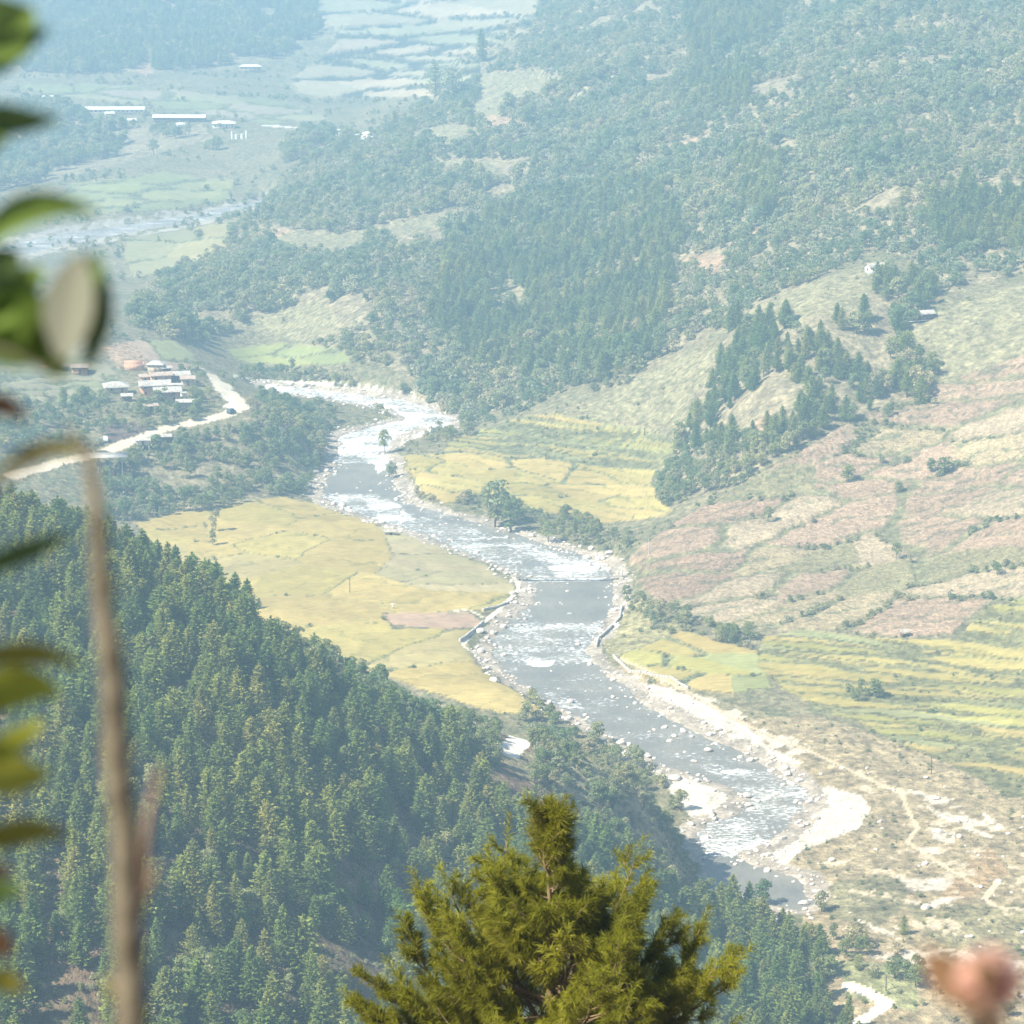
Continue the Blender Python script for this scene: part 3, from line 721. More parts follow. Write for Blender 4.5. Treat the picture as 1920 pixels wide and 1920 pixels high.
# ------------------------------------------------------------------ plants
def pine_crown(seed, h=10.0, r=2.2, levels=15, per=6, tufts=4, ts=0.42, base=0.12, shape=0.85):
    R = np.random.default_rng(seed); vs = []; fs = []; n = 0
    for l in range(levels):
        t = (l + R.uniform(-.3, .3)) / (levels - 1)
        z = h * (base + (1 - base) * t)
        L = r * max(0.0, 1 - t) ** shape * R.uniform(0.8, 1.15) + 0.12
        if t < 0.12: L *= 0.75
        k = max(3, int(per * (0.5 + 0.6 * (1 - t)) + 0.5)); a0 = R.uniform(0, 6.28)
        for b in range(k):
            a = a0 + b * 6.283 / k + R.uniform(-.35, .35)
            Lb = L * R.uniform(0.65, 1.2)
            for q in range(tufts):
                s = (q + 0.8) / tufts
                if Lb * s < 0.15 and q > 0: continue
                rr = Lb * s; dz = -0.20 * Lb * s + 0.22 * Lb * s * s * 1.3
                aa = a + R.uniform(-.28, .28)
                c = np.array((rr * math.cos(aa), rr * math.sin(aa), z + dz + R.uniform(-.1, .1)))
                for e in range(3):
                    d = np.array((math.cos(aa), math.sin(aa), 0.35)) + R.normal(0, .55, 3); d /= np.linalg.norm(d)
                    p = np.cross(d, R.normal(0, 1, 3)); p /= max(np.linalg.norm(p), 1e-6)
                    z_ = ts * R.uniform(.7, 1.3)
                    vs += [c - p * z_ * .42 - d * z_ * .3, c + p * z_ * .42 - d * z_ * .3, c + d * z_]
                    fs.append((n, n + 1, n + 2)); n += 3
    for e in range(6):
        c = np.array((0, 0, h)) + R.normal(0, .05, 3); d = R.normal(0, .3, 3) + (0, 0, 1)
        p = R.normal(0, 1, 3); p /= np.linalg.norm(p)
        vs += [c - p * .12 - d * .3, c + p * .12 - d * .3, c + d * .45]; fs.append((n, n + 1, n + 2)); n += 3
    return np.array(vs), np.array(fs)
def trunk_mb(h, r, seed=0, limbs=0, spread=1.5):
    R = random.Random(seed); mb = MB()
    pts = [(R.uniform(-.1, .1) * t * h * .1, R.uniform(-.1, .1) * t * h * .1, t * h - 0.4 * (t == 0)) for t in (0, .25, .5, .75, 1)]
    mb.tube(pts, [r, r * .8, r * .6, r * .35, r * .08], 5)
    for i in range(limbs):
        z = h * R.uniform(.35, .7); a = i * 6.28 / limbs + R.uniform(-.4, .4); L = spread * R.uniform(.6, 1)
        mb.tube([(0, 0, z), (L * .5 * math.cos(a), L * .5 * math.sin(a), z + L * .4), (L * math.cos(a), L * math.sin(a), z + L * .9)], [r * .4, r * .25, r * .06], 4)
    return mb
def broad_crown(seed, w=3.0, h=5.0, z0=1.0, lobes=14, leaves=46, ls=0.34):
    R = np.random.default_rng(seed); vs = []; fs = []; n = 0
    for l in range(lobes):
        a = R.uniform(0, 6.28); t = R.uniform(0, 1); prof = math.sin(math.pi * (0.12 + 0.80 * t)) ** 0.7
        rr = w * 0.62 * prof * math.sqrt(R.uniform(0.05, 1))
        c = np.array((rr * math.cos(a), rr * math.sin(a), z0 + (h - z0) * (0.1 + 0.82 * t)))
        lr = w * R.uniform(0.26, 0.42)
        d = R.normal(0, 1, (leaves, 3)); d /= np.linalg.norm(d, axis=1)[:, None]
        d[:, 2] = np.where(d[:, 2] < -0.35, -d[:, 2], d[:, 2])
        p = c + d * lr * R.uniform(.75, 1.08, (leaves, 1)) * (1, 1, .8)
        for q in range(leaves):
            nrm = d[q] + R.normal(0, .55, 3); nrm /= np.linalg.norm(nrm)
            u = np.cross(nrm, R.normal(0, 1, 3)); u /= max(np.linalg.norm(u), 1e-6); v = np.cross(nrm, u)
            s = ls * R.uniform(.6, 1.35)
            vs += [p[q] - u * s * .5, p[q] - v * s * .4, p[q] + u * s * .6, p[q] + v * s * .4]
            fs.append((n, n + 1, n + 2, n + 3)); n += 4
    return np.array(vs), np.array(fs)
PINE_H = 10.0
PINES = []
for s in range(5):
    v, f = pine_crown(s + 1, PINE_H, (2.3, 1.9, 2.6, 2.1, 1.7)[s], (22, 24, 20, 23, 25)[s], 8, 6, 0.33, (0.1, 0.16, 0.08, 0.2, 0.1)[s], (0.6, 0.75, 0.5, 0.8, 0.62)[s])
    PINES.append((mesh_np('pine_crown', v, f, M['pine']), trunk_mb(PINE_H * .97, 0.2, s).mesh('pine_trunk', M['bark'], True)))
BROADS = []
for s in range(5):
    w_b = (3.0, 2.5, 3.5, 2.8, 2.2)[s]
    v, f = broad_crown(s + 30, w_b, 6.0, (0.8, 1.2, 0.6, 1.5, 0.5)[s], 17, 48, 0.42)
    BROADS.append((mesh_np('broad_crown', v, f, M['broad']), trunk_mb(4.2, 0.16, s + 9, 4, w_b * .5).mesh('broad_trunk', M['bark'], True)))
# light versions for far woods
PROTO = {'pine': [], 'broad': [], 'scrub': [], 'rock': []}
def proto(kind, me_list):
    """one mesh from several, kept out of the scene, for the masses nobody could count"""
    vs, f3, f4, mi3, mi4, mats, n = [], [], [], [], [], [], 0
    mb = MB()
    me = bpy.data.meshes.new(kind)
    import bmesh
    bm = bmesh.new()
    for m0 in me_list:
        k = len(bm.faces); bm.from_mesh(m0); bm.faces.ensure_lookup_table()
        idx = len(mats); mats.append(m0.materials[0])
        for fc in bm.faces[k:]: fc.material_index = idx
    bm.to_mesh(me); bm.free()
    for m_ in mats: me.materials.append(m_)
    o = bpy.data.objects.new(kind + '_plant', me)
    PROTO[kind].append(o)
for cr, tr in PINES: proto('pine', [cr, tr])
for s in range(3):
    v, f = pine_crown(s + 50, 10.0, (2.4, 2.0, 2.8)[s], 12, 5, 3, 0.6, 0.08, 0.8)
for cr, tr in BROADS[:4]: proto('broad', [cr, tr])
for s in range(4):
    v, f = broad_crown(s + 70, (2.0, 2.4, 1.7, 2.2)[s], 2.6, 0.1, 9, 26, 0.42)
    proto('scrub', [mesh_np('scrub_crown', v, f, M['scrub'])])
def rock_mesh(seed, sub=2):
    import bmesh
    bm = bmesh.new(); bmesh.ops.create_icosphere(bm, subdivisions=sub, radius=0.5)
    R = random.Random(seed); k = [Vector((R.gauss(0, 1), R.gauss(0, 1), R.gauss(0, 1))).normalized() for _ in range(7)]
    off = [R.uniform(.30, .46) for _ in k]
    for v in bm.verts:
        for d, o_ in zip(k, off):
            e = v.co.dot(d) - o_
            if e > 0: v.co -= d * e
        v.co += Vector((R.uniform(-1, 1), R.uniform(-1, 1), R.uniform(-1, 1))) * .015
        v.co.z *= .75
    me = bpy.data.meshes.new('boulder'); bm.to_mesh(me); bm.free(); me.materials.append(M['rock'])
    return me
ROCKS = [rock_mesh(i, 2) for i in range(5)]
for r_ in ROCKS: PROTO['rock'].append(bpy.data.objects.new('stone', r_))

def scatter_stuff(name, kind, pts, scale, rot=None):
    """one object of kind stuff: many plants or stones nobody would count"""
    if len(pts) == 0: return
    me = bpy.data.meshes.new(name)
    me.vertices.add(len(pts)); me.vertices.foreach_set('co', np.asarray(pts, np.float32).ravel())
    a = me.attributes.new('sc', 'FLOAT_VECTOR', 'POINT'); a.data.foreach_set('vector', np.asarray(scale, np.float32).ravel())
    n = len(pts)
    a = me.attributes.new('rot', 'FLOAT_VECTOR', 'POINT')
    rr = np.stack([RNG.normal(0, .05, n), RNG.normal(0, .05, n), RNG.uniform(0, 6.28, n)], 1)
    a.data.foreach_set('vector', rr.astype(np.float32).ravel())
    a = me.attributes.new('pick', 'INT', 'POINT'); a.data.foreach_set('value', RNG.integers(0, len(PROTO[kind]), n).astype(np.int32))
    o = link(name, me); o['kind'] = 'stuff'
    ng = bpy.data.node_groups.new(name, 'GeometryNodeTree')
    ng.interface.new_socket('Geometry', in_out='INPUT', socket_type='NodeSocketGeometry')
    ng.interface.new_socket('Geometry', in_out='OUTPUT', socket_type='NodeSocketGeometry')
    gi = ng.nodes.new('NodeGroupInput'); go = ng.nodes.new('NodeGroupOutput')
    j = ng.nodes.new('GeometryNodeJoinGeometry')
    for p in PROTO[kind]:
        oi = ng.nodes.new('GeometryNodeObjectInfo'); oi.inputs[0].default_value = p; oi.inputs['As Instance'].default_value = True
        ng.links.new(oi.outputs['Geometry'], j.inputs[0])
    ip = ng.nodes.new('GeometryNodeInstanceOnPoints')
    ip.inputs['Pick Instance'].default_value = True
    def attr(nm, ty):
        a = ng.nodes.new('GeometryNodeInputNamedAttribute'); a.data_type = ty; a.inputs[0].default_value = nm; return a.outputs[0]
    e2r = ng.nodes.new('FunctionNodeEulerToRotation')
    ng.links.new(attr('rot', 'FLOAT_VECTOR'), e2r.inputs[0])
    ng.links.new(gi.outputs[0], ip.inputs['Points']); ng.links.new(j.outputs[0], ip.inputs['Instance'])
    ng.links.new(attr('pick', 'INT'), ip.inputs['Instance Index']); ng.links.new(e2r.outputs[0], ip.inputs['Rotation'])
    ng.links.new(attr('sc', 'FLOAT_VECTOR'), ip.inputs['Scale']); ng.links.new(ip.outputs[0], go.inputs[0])
    md = o.modifiers.new('plants', 'NODES'); md.node_group = ng
    return o

# --- candidates spread evenly over the land
def candidates(n, y0, y1, s=0.208):
    u = RNG.uniform(0, 1, n)
    y = np.sqrt(y0 ** 2 + u * (y1 ** 2 - y0 ** 2)); t = RNG.uniform(-s, s, n)
    x = t * np.sqrt(y * y + 3600)
    z = ginterp(GZ, x, y)
    px, py = project(x, y, z)
    fr = np.clip(np.searchsorted(rows, y), 0, NR - 1); fc = np.clip(np.searchsorted(sc_, x / np.sqrt(y * y + 3600)), 0, NC - 1)
    return x, y, z, px, py, ZONE[fr, fc], LAYER[fr, fc], HID[fr, fc], EDGE[fr, fc], SD[fr, fc]
def thin(x, y, cell, r=None):
    """keep one point per jittered cell"""
    key = np.floor(x / cell).astype(np.int64) * 1000003 + np.floor(y / cell).astype(np.int64)
    _, i = np.unique(key, return_index=True)
    return i

broad_pts, pine_pts, scrub_pts = [], [], []     # rows of x, y, z, height, px, py
def put(lst, x, y, z, h, px, py):
    lst.append(np.stack([x, y, z, h, px, py], 1))
CLEAR = GRASS + EARTH
def clear_mask(px, py):
    m = np.zeros(px.shape, bool)
    for g in CLEAR: m |= inside(px, py, g)
    return m
# far slopes
x, y, z, px, py, zo, la, hid, ed, sd = candidates(190000, 1000, 3000)
bumpy = fbm(x / 45, y / 45, 201, 4)
cm = clear_mask(px, py)
CON = [[(1000,380),(1200,350),(1280,420),(1250,600),(1200,720),(900,700),(800,600),(850,450)],[(1740,350),(2200,380),(2200,500),(1760,470)],[(1280,-50),(1500,-50),(1400,200),(1290,220)],[(1380,300),(1470,300),(1450,420),(1380,400)]]
con = np.zeros(x.shape, bool)
for g in CON: con |= inside(px, py, g)
okb = (hid < 40) & (py > -90) & (zo == 0) & (la == 0)
ff = inside(px, py, FOREST_FAR) & okb & ~cm
m = ff & con & (bumpy + RNG.normal(0, .5, len(x)) > 0.12); i = np.nonzero(m)[0]; i = i[thin(x[i], y[i], 5.2)]
put(pine_pts, x[i], y[i], z[i], RNG.uniform(7, 13, len(i)), px[i], py[i]); taken = np.zeros(len(x), bool); taken[i] = True
m = ff & ~taken & (bumpy > -0.37); i = np.nonzero(m)[0]; i = i[thin(x[i] + 1.3, y[i], 4.6)]
hh = RNG.uniform(2.6, 5.2, len(i)) * (1 + 0.35 * (fbm(x[i] / 120, y[i] / 120, 7, 2) > 0.1))
big = RNG.uniform(0, 1, len(i)) < 0.22
put(broad_pts, x[i][big], y[i][big], z[i][big], hh[big] * 1.5, px[i][big], py[i][big])
put(scrub_pts, x[i][~big], y[i][~big], z[i][~big], hh[~big], px[i][~big], py[i][~big])
m = inside(px, py, TL_FOREST) & okb & (bumpy > -0.4) & ~cm; i = np.nonzero(m)[0]; i = i[thin(x[i], y[i], 6.5)]
pick = RNG.uniform(0, 1, len(i)) < 0.55
put(pine_pts, *(a[i][pick] for a in (x, y, z)), RNG.uniform(8, 14, pick.sum()), px[i][pick], py[i][pick])
put(broad_pts, *(a[i][~pick] for a in (x, y, z)), RNG.uniform(6, 11, (~pick).sum()), px[i][~pick], py[i][~pick])
m = (inside(px, py, TL_CLUMPS) & (bumpy > -0.1) | inside(px, py, [(150,195),(480,225),(660,260),(620,330),(480,300),(300,260)]) & (bumpy > 0.08)) & okb & ~cm & ~inside(px, py, [(140,195),(290,195),(470,215),(480,255),(400,262),(280,245),(150,225)]); i = np.nonzero(m)[0]; i = i[thin(x[i], y[i], 6.0)]
put(broad_pts, x[i], y[i], z[i], RNG.uniform(6, 11, len(i)), px[i], py[i])
# scattered bushes over meadows and along bunds in the valley
rest = okb & ~ff & ~inside(px, py, TL_FOREST) & ~inside(px, py, TL_CLUMPS) & (y > 1180)
m = rest & (bumpy > 0.12) & ~cm; i = np.nonzero(m)[0]; i = i[thin(x[i], y[i], 9)]; i = i[RNG.uniform(0, 1, len(i)) < 0.6]
put(scrub_pts, x[i], y[i], z[i], RNG.uniform(1.5, 4.5, len(i)), px[i], py[i])
m = (zo == 0) & (la == 0) & (hid < 20) & cm; i = np.nonzero(m)[0]; i = i[thin(x[i], y[i], 12)]; i = i[RNG.uniform(0, 1, len(i)) < 0.25]
put(scrub_pts, x[i], y[i], z[i], RNG.uniform(0.8, 2.0, len(i)), px[i], py[i])
# middle distance
x, y, z, px, py, zo, la, hid, ed, sd = candidates(150000, 560, 1300)
bumpy = fbm(x / 22, y / 22, 301, 4); b2 = fbm(x / 60, y / 60, 302, 3)
cm = clear_mask(px, py)
ok = (hid < 45) & (zo == 0) & (la == 0) & (sd > 4)
st = inside(px, py, STAND) & ok & ~cm
m = st & (py < 850) & (bumpy > -0.05); i = np.nonzero(m)[0]; i = i[thin(x[i], y[i], 5.2)]
c_ = RNG.uniform(0, 1, len(i)) < np.where(px[i] < 1640, .75, .3)
put(pine_pts, *(a[i][c_] for a in (x, y, z)), RNG.uniform(5, 11, c_.sum()), px[i][c_], py[i][c_])
put(broad_pts, *(a[i][~c_] for a in (x, y, z)), RNG.uniform(4, 9, (~c_).sum()), px[i][~c_], py[i][~c_])
m = st & (py >= 850) & (bumpy > -0.3); i = np.nonzero(m)[0]; i = i[thin(x[i], y[i], 4.5)]
put(broad_pts, x[i], y[i], z[i], RNG.uniform(3, 6, len(i)), px[i], py[i])
m = inside(px, py, BANK) & ok & (bumpy > -0.15); i = np.nonzero(m)[0]; i = i[thin(x[i], y[i], 3.4)]
pick = RNG.uniform(0, 1, len(i)) < 0.4
put(broad_pts, *(a[i][pick] for a in (x, y, z)), RNG.uniform(3, 6.5, pick.sum()), px[i][pick], py[i][pick])
put(scrub_pts, *(a[i][~pick] for a in (x, y, z)), RNG.uniform(1.2, 3.2, (~pick).sum()), px[i][~pick], py[i][~pick])
BUSHY = [[(740,900),(800,938),(880,950),(980,975),(1050,985),(1150,1030),(1130,1000),(1060,965),(960,930),(880,925),(780,935)],[(1170,1105),(1260,1145),(1420,1195),(1400,1240),(1240,1190),(1180,1140)],
    [(1560,1760),(1700,1790),(1740,1860),(1600,1825)],[(450,690),(640,700),(780,735),(760,745),(600,730),(450,712)],[(480,745),(620,770),(640,850),(560,800)],[(150,780),(390,740),(410,785),(230,815)],
    [(330,640),(640,640),(700,690),(560,660)],[(860,780),(960,755),(1130,720),(1200,690),(1180,720),(1000,770),(880,800)],[(1240,880),(1300,930),(1240,960),(1220,920)],[(1000,985),(1200,1000),(1170,1040),(1050,1010)],
    [(0,740),(200,740),(190,850),(0,850)],[(780,800),(900,790),(880,820),(800,830)],[(1500,1280),(1660,1290),(1640,1320),(1560,1320)],[(960,1300),(1060,1335),(1130,1375),(1210,1430),(1250,1480),(1290,1540),(1300,1600),(1200,1560),(1000,1400)]]
bz = np.zeros(x.shape, bool)
for g in BUSHY: bz |= inside(px, py, g)
m = bz & ok & (bumpy > -0.15) & (zo == 0); i = np.nonzero(m)[0]; i = i[thin(x[i], y[i], 3.8)]
pick = RNG.uniform(0, 1, len(i)) < 0.3
put(broad_pts, *(a[i][pick] for a in (x, y, z)), RNG.uniform(3, 6, pick.sum()), px[i][pick], py[i][pick])
put(scrub_pts, *(a[i][~pick] for a in (x, y, z)), RNG.uniform(1.2, 3.0, (~pick).sum()), px[i][~pick], py[i][~pick])
# hedges on the bunds of the dry fields, low growth elsewhere
m = ok & inside(px, py, R4) & (ed < 5) & (bumpy + b2 > 0.0); i = np.nonzero(m)[0]; i = i[thin(x[i], y[i], 2.6)]
put(scrub_pts, x[i], y[i], z[i], RNG.uniform(0.7, 2.6, len(i)) , px[i], py[i])
m = ok & ~bz & ~st & ~cm & ~inside(px, py, BANK) & ~inside(px, py, R4) & (bumpy > 0.05) & (y < 1180) & (sd > 8); i = np.nonzero(m)[0]; i = i[thin(x[i], y[i], 4.5)]
i = i[RNG.uniform(0, 1, len(i)) < 0.55]
put(scrub_pts, x[i], y[i], z[i], RNG.uniform(0.5, 1.5, len(i)), px[i], py[i])
# the near wooded hill
x, y, z, px, py, zo, la, hid, ed, sd = candidates(90000, 395, 720)
bumpy = fbm(x / 18, y / 18, 401, 4)
ok = (la == 1) & (zo == 0) & (hid < 110)
NROAD = [(950,1318),(975,1322),(990,1360),(985,1395),(955,1412),(948,1375)]
NROAD2 = [(1618,1855),(1650,1865),(1675,1885),(1650,1905),(1615,1890)]
GAPS = [[(200,1640),(330,1600),(380,1640),(300,1700),(220,1690)],[(60,1600),(120,1620),(140,1700),(70,1680)],[(560,1500),(640,1480),(660,1540),(600,1560)],[(600,1640),(700,1620),(800,1700),(860,1760),(760,1720),(640,1690)],[(400,1560),(480,1580),(520,1660),(440,1640)],[(620,1660),(740,1740),(720,1770),(600,1700)]]
SCRUBBY = [(440,1110),(560,1150),(700,1200),(830,1285),(950,1330),(1100,1330),(1230,1400),(1345,1640),(1345,1730),(1290,1720),(1200,1640),(1100,1590),(960,1530),(930,1480),(880,1430),(760,1370),(640,1300),(480,1230)]
noroad = ~inside(px, py, NROAD) & ~inside(px, py, [(932,1340),(960,1340),(1000,1400),(1000,1500),(935,1500)]) & ~inside(px, py, NROAD2) & ~inside(px, py, [(1600,1870),(1700,1870),(1700,1990),(1620,1990)])
sc_m = inside(px, py, SCRUBBY)
gp = np.zeros(x.shape, bool)
for g in GAPS: gp |= inside(px, py, g)
m = ok & noroad & ~sc_m & ~gp & (bumpy > -0.30); i = np.nonzero(m)[0]; i = i[thin(x[i], y[i], 4.3)]
mixb = RNG.uniform(0, 1, len(i)) < 0.10; bi = i[mixb]; i = i[~mixb]
put(broad_pts, x[bi], y[bi], z[bi], RNG.uniform(3.5, 6, len(bi)), px[bi], py[bi])
near_pines = np.stack([x[i], y[i], z[i], RNG.uniform(4.8, 10.8, len(i)) * (0.84 + 0.25 * (px[i] < 1500)) , px[i], py[i]], 1)
m = ok & noroad & sc_m & (bumpy > -0.25) & ~inside(px, py, [(1030,1390),(1120,1390),(1200,1440),(1130,1480)]); i = np.nonzero(m)[0]; i = i[thin(x[i], y[i], 2.3)]
pick = RNG.uniform(0, 1, len(i)) < 0.35
near_broad = np.stack([a[i][pick] for a in (x, y, z)] + [RNG.uniform(2.0, 4.6, pick.sum()), px[i][pick], py[i][pick]], 1)
put(scrub_pts, *(a[i][~pick] for a in (x, y, z)), RNG.uniform(0.8, 2.4, (~pick).sum()), px[i][~pick], py[i][~pick])
m = ok & noroad & (gp | sc_m | inside(px, py, [(960,1480),(1340,1700),(1340,1760),(960,1620)]) | (RNG.uniform(0, 1, len(x)) < .25)); i = np.nonzero(m)[0]; i = i[thin(x[i], y[i], 2.4)]
put(scrub_pts, x[i], y[i], z[i], RNG.uniform(0.5, 1.5, len(i)), px[i], py[i])

# --- trees of note, placed where they stand
def tree(kind, x, y, z, h, label, group=None, sx=1.0, seed=None, name=None):
    k = random.randrange(5) if seed is None else seed
    cr, tr = (PINES if kind == 'pine' else BROADS)[k]
    base = PINE_H if kind == 'pine' else 6.0
    o = empty(name or ('pine_tree' if kind == 'pine' else 'broadleaf_tree'), (x, y, z - 0.15), random.uniform(0, 6.28), label, 'pine tree' if kind == 'pine' else 'tree', group)
    s = h / base; o.scale = (s * sx, s * sx, s)
    o.rotation_euler[0] = random.gauss(0, .03); o.rotation_euler[1] = random.gauss(0, .03)
    link('trunk', tr, o); link('crown', cr, o)
    return o
NOTABLE = [
    ('broad', 928, 990, 92, 1.0, 'largest round tree on the right river bank above the rapids'),
    ('broad', 958, 1000, 66, .9, 'dark tree standing against the right side of the largest riverside tree'),
    ('broad', 1028, 1018, 40, 1.0, 'rounded dark tree on the river bank below the golden paddies'),
    ('pine', 1078, 1000, 30, 1.4, 'small dark cone of a tree between the golden paddies and the river'),
    ('broad', 1175, 1128, 34, 1.0, 'dark round bush by the end of the footbridge on the right bank'),
    ('broad', 1375, 1205, 34, 1.0, 'dark round tree where the pink fields meet the green terraces'),
    ('broad', 404, 995, 40, 0.7, 'narrow dark bush on the bund of the golden field, upper of two'),
    ('broad', 399, 1022, 34, 0.7, 'narrow pale bush on the bund of the golden field, lower of two'),
    ('broad', 722, 852, 44, 0.8, 'tall dark bush standing in the white gravel beside the rapids'),
    ('broad', 735, 897, 30, 0.9, 'dark bush on the corner of the bank below the white rapids'),
    ('pine', 485, 1142, 22, 1.5, 'lone little tree on the bare spur above the golden field'),
    ('broad', 1440, 980, 30, 0.8, 'lone tree on the grassy strip between two tan fields'),
    ('pine', 817, 182, 60, 1.3, 'tall dark conifer in front of the far beige terraces'),
    ('broad', 850, 182, 50, 1.0, 'broad blue tree beside the tall far conifer'),
    ('pine', 905, 118, 58, 1.3, 'tall conifer at the edge of the far terraces, topmost of two'),
    ('broad', 960, 76, 30, 1.0, 'round blue tree at the head of the far terraces'),
    ('pine', 740, 236, 28, 1.3, 'small pointed conifer above the far white gravel road'),
    ('broad', 1605, 1315, 26, 1.2, 'dark bush in the middle of the green rice terraces'),
    ('broad', 1770, 890, 34, 1.5, 'long dark thicket between two pink fields on the slope'),
    ('broad', 1745, 885, 28, 1.2, 'round bush at the lower end of the dark thicket'),
    ('broad', 1590, 905, 34, 1.3, 'bushy tree between the tan fields below the pine stand'),
    ('broad', 1650, 870, 20, 1.0, 'small pointed bush on the upper edge of a pink field'),
    ('broad', 1685, 925, 20, 1.3, 'low dark bush at the foot of the large pink field'),
    ('broad', 1680, 1050, 32, 0.9, 'pale green tree between pink fields on the slope'),
    ('broad', 1870, 1080, 26, 0.9, 'small dark tree alone in the lower tan field'),
    ('pine', 1700, 745, 60, 1.2, 'dark conifer at the lower edge of the pine stand, beside pale fields'),
    ('broad', 1720, 745, 55, 1.2, 'big dark tree with long shadow at the corner of the pine stand'),
    ('broad', 1480, 850, 40, 1.3, 'dark tree at the lowest tip of the pine stand'),
    ('pine', 1630, 770, 30, 1.3, 'small conifer on pale grass just below the pine stand'),
    ('broad', 1665, 783, 26, 1.0, 'small bush on pale grass below the pine stand'),
    ('broad', 1540, 1710, 40, 1.2, 'dark bush on the river bank at the end of the grey pool'),
    ('pine', 1695, 1755, 40, 1.2, 'dark small conifer in front of the white sand patch'),
    ('broad', 1430, 1695, 48, 1.2, 'olive tree leaning over the grey pool beside the pines'),
    ('broad', 1890, 1910, 30, 1.3, 'small bush in the lower meadow beside the pink blossom')]
for kind, a, b_, hp, sx, lab in NOTABLE:
    p = hit(a, b_, 560 if a > 1400 and b_ > 1500 else (650 if b_ > 1145 else (500 if a == 485 else 700)))
    tree(kind, p.x, p.y, p.z, hp * p.y / F * 1.05, lab, sx=sx)

# largest 280 near pines singly, the rest as one mass
def where_pine(px, py, h):
    size = 'tall' if h > 9.4 else ('small' if h < 8.0 else 'medium')
    return size
npx, npy = near_pines[:, 4], near_pines[:, 5]
vis = (npx > -30) & (npx < 1950) & (npy > 900) & (npy < 2000)
key = near_pines[:, 3] / near_pines[:, 1] * vis
sel = np.argsort(-key)[:285]
selm = np.zeros(len(near_pines), bool); selm[sel] = True
for r_ in near_pines[selm]:
    px_, py_, h_ = r_[4], r_[5], r_[3]
    size = where_pine(px_, py_, h_)
    if px_ > 1230: reg = ('in the dense grove beside the grey river pool' if py_ < 1800 else 'at the foot of the grove above the lower road') if px_ > 1400 else 'in the grove just right of the yellow pine'
    elif px_ > 900: reg = 'below the white bend of the road' if py_ < 1600 else 'directly behind the yellow pine'
    elif py_ < 1250: reg = 'on the crest behind the blurred stem' if px_ < 230 else 'near the crest above the golden field'
    elif py_ < 1500: reg = 'beside the yellow leaves, upper slope' if px_ < 180 else ('on the upper slope right of the blurred stem' if px_ < 500 else 'on the sunlit upper slope below the scrubby crest')
    elif px_ < 230: reg = 'on the slope left of the blurred stem'
    elif py_ < 1750: reg = 'among the brown clearings right of the red twig' if px_ < 600 else 'by the brown clearing left of the yellow pine tip'
    else: reg = 'low on the slope right of the blurred stem' if px_ < 500 else 'low on the slope left of the yellow pine'
    lab = '%s dark green pine %s' % (size, reg)
    tree('pine', r_[0], r_[1], r_[2], h_, lab, lab.replace('dark green pine', 'pines') , sx=random.uniform(1.15, 1.6))
q = near_pines[~selm]
pine_pts.append(q)
kb = near_broad[:, 3] / near_broad[:, 1]; sb = np.argsort(-kb)[:90]; mb_ = np.zeros(len(near_broad), bool); mb_[sb] = True
for r_ in near_broad[mb_]:
    reg = 'between the road and the river' if r_[4] > 960 else 'on the dry crest above the golden field'
    lab = '%s grey-green tree in the scrub %s' % ('taller' if r_[3] > 3.8 else 'low', reg)
    tree('broad', r_[0], r_[1], r_[2], r_[3] * 1.15, lab, 'scrub trees ' + reg + (' tall' if r_[3] > 3.8 else ' low'), sx=random.uniform(.95, 1.2))
broad_pts.append(near_broad[~mb_])
bp_ = np.concatenate(broad_pts)
kb = np.where((bp_[:, 4] > 0) & (bp_[:, 4] < 1920) & (bp_[:, 1] < 1300), bp_[:, 3] / bp_[:, 1], 0)
sb = np.argsort(-kb)[:150]; mm = np.zeros(len(bp_), bool); mm[sb] = True
for r_ in bp_[mm]:
    px_, py_ = r_[4], r_[5]
    if inside([px_], [py_], BANK)[0]: reg = 'on the steep bank below the village road'
    elif py_ > 1000 and px_ < 900: reg = 'among the pines of the wooded hill, above its shaded middle' if py_ < 1450 else ('among the pines right of the blurred stem' if px_ < 560 else 'among the pines left of the yellow pine')
    elif py_ > 1300 and px_ < 1400: reg = 'in the scrub between the near road and the river'
    elif py_ > 1300: reg = 'at the right foot of the pine grove'
    elif px_ > 1200 and py_ < 960: reg = 'among the pine stand on the right spur'
    elif px_ < 760: reg = 'along the gravel stream below the village'
    else: reg = 'on the right bank beside the paddies'
    tree('broad', r_[0], r_[1], r_[2], r_[3], 'dark rounded tree ' + reg, 'rounded trees ' + reg, sx=random.uniform(.9, 1.2))
bp_ = bp_[~mm]
def stuffit(name, kind, arr, base, wvar=(0.85, 1.25)):
    n = len(arr); s = arr[:, 3] / base; wv = RNG.uniform(*wvar, n)
    p = arr[:, :3].copy(); p[:, 2] -= 0.15
    scatter_stuff(name, kind, p, np.stack([s * wv, s * wv, s], 1))
pp = np.concatenate(pine_pts); sp = np.concatenate(scrub_pts)
nearm = pp[:, 1] < 760
stuffit('pine_forest', 'pine', pp[nearm], PINE_H, (1.15, 1.6))
stuffit('far_pine_forest', 'pine', pp[~nearm], PINE_H, (1.2, 1.9))
stuffit('far_broadleaf_forest', 'broad', bp_, 6.0, (0.9, 1.3))
stuffit('scrub_vegetation', 'scrub', sp, 2.6, (0.8, 1.2))
print('pines', len(pp), 'broad', len(bp_), 'scrub', len(sp))

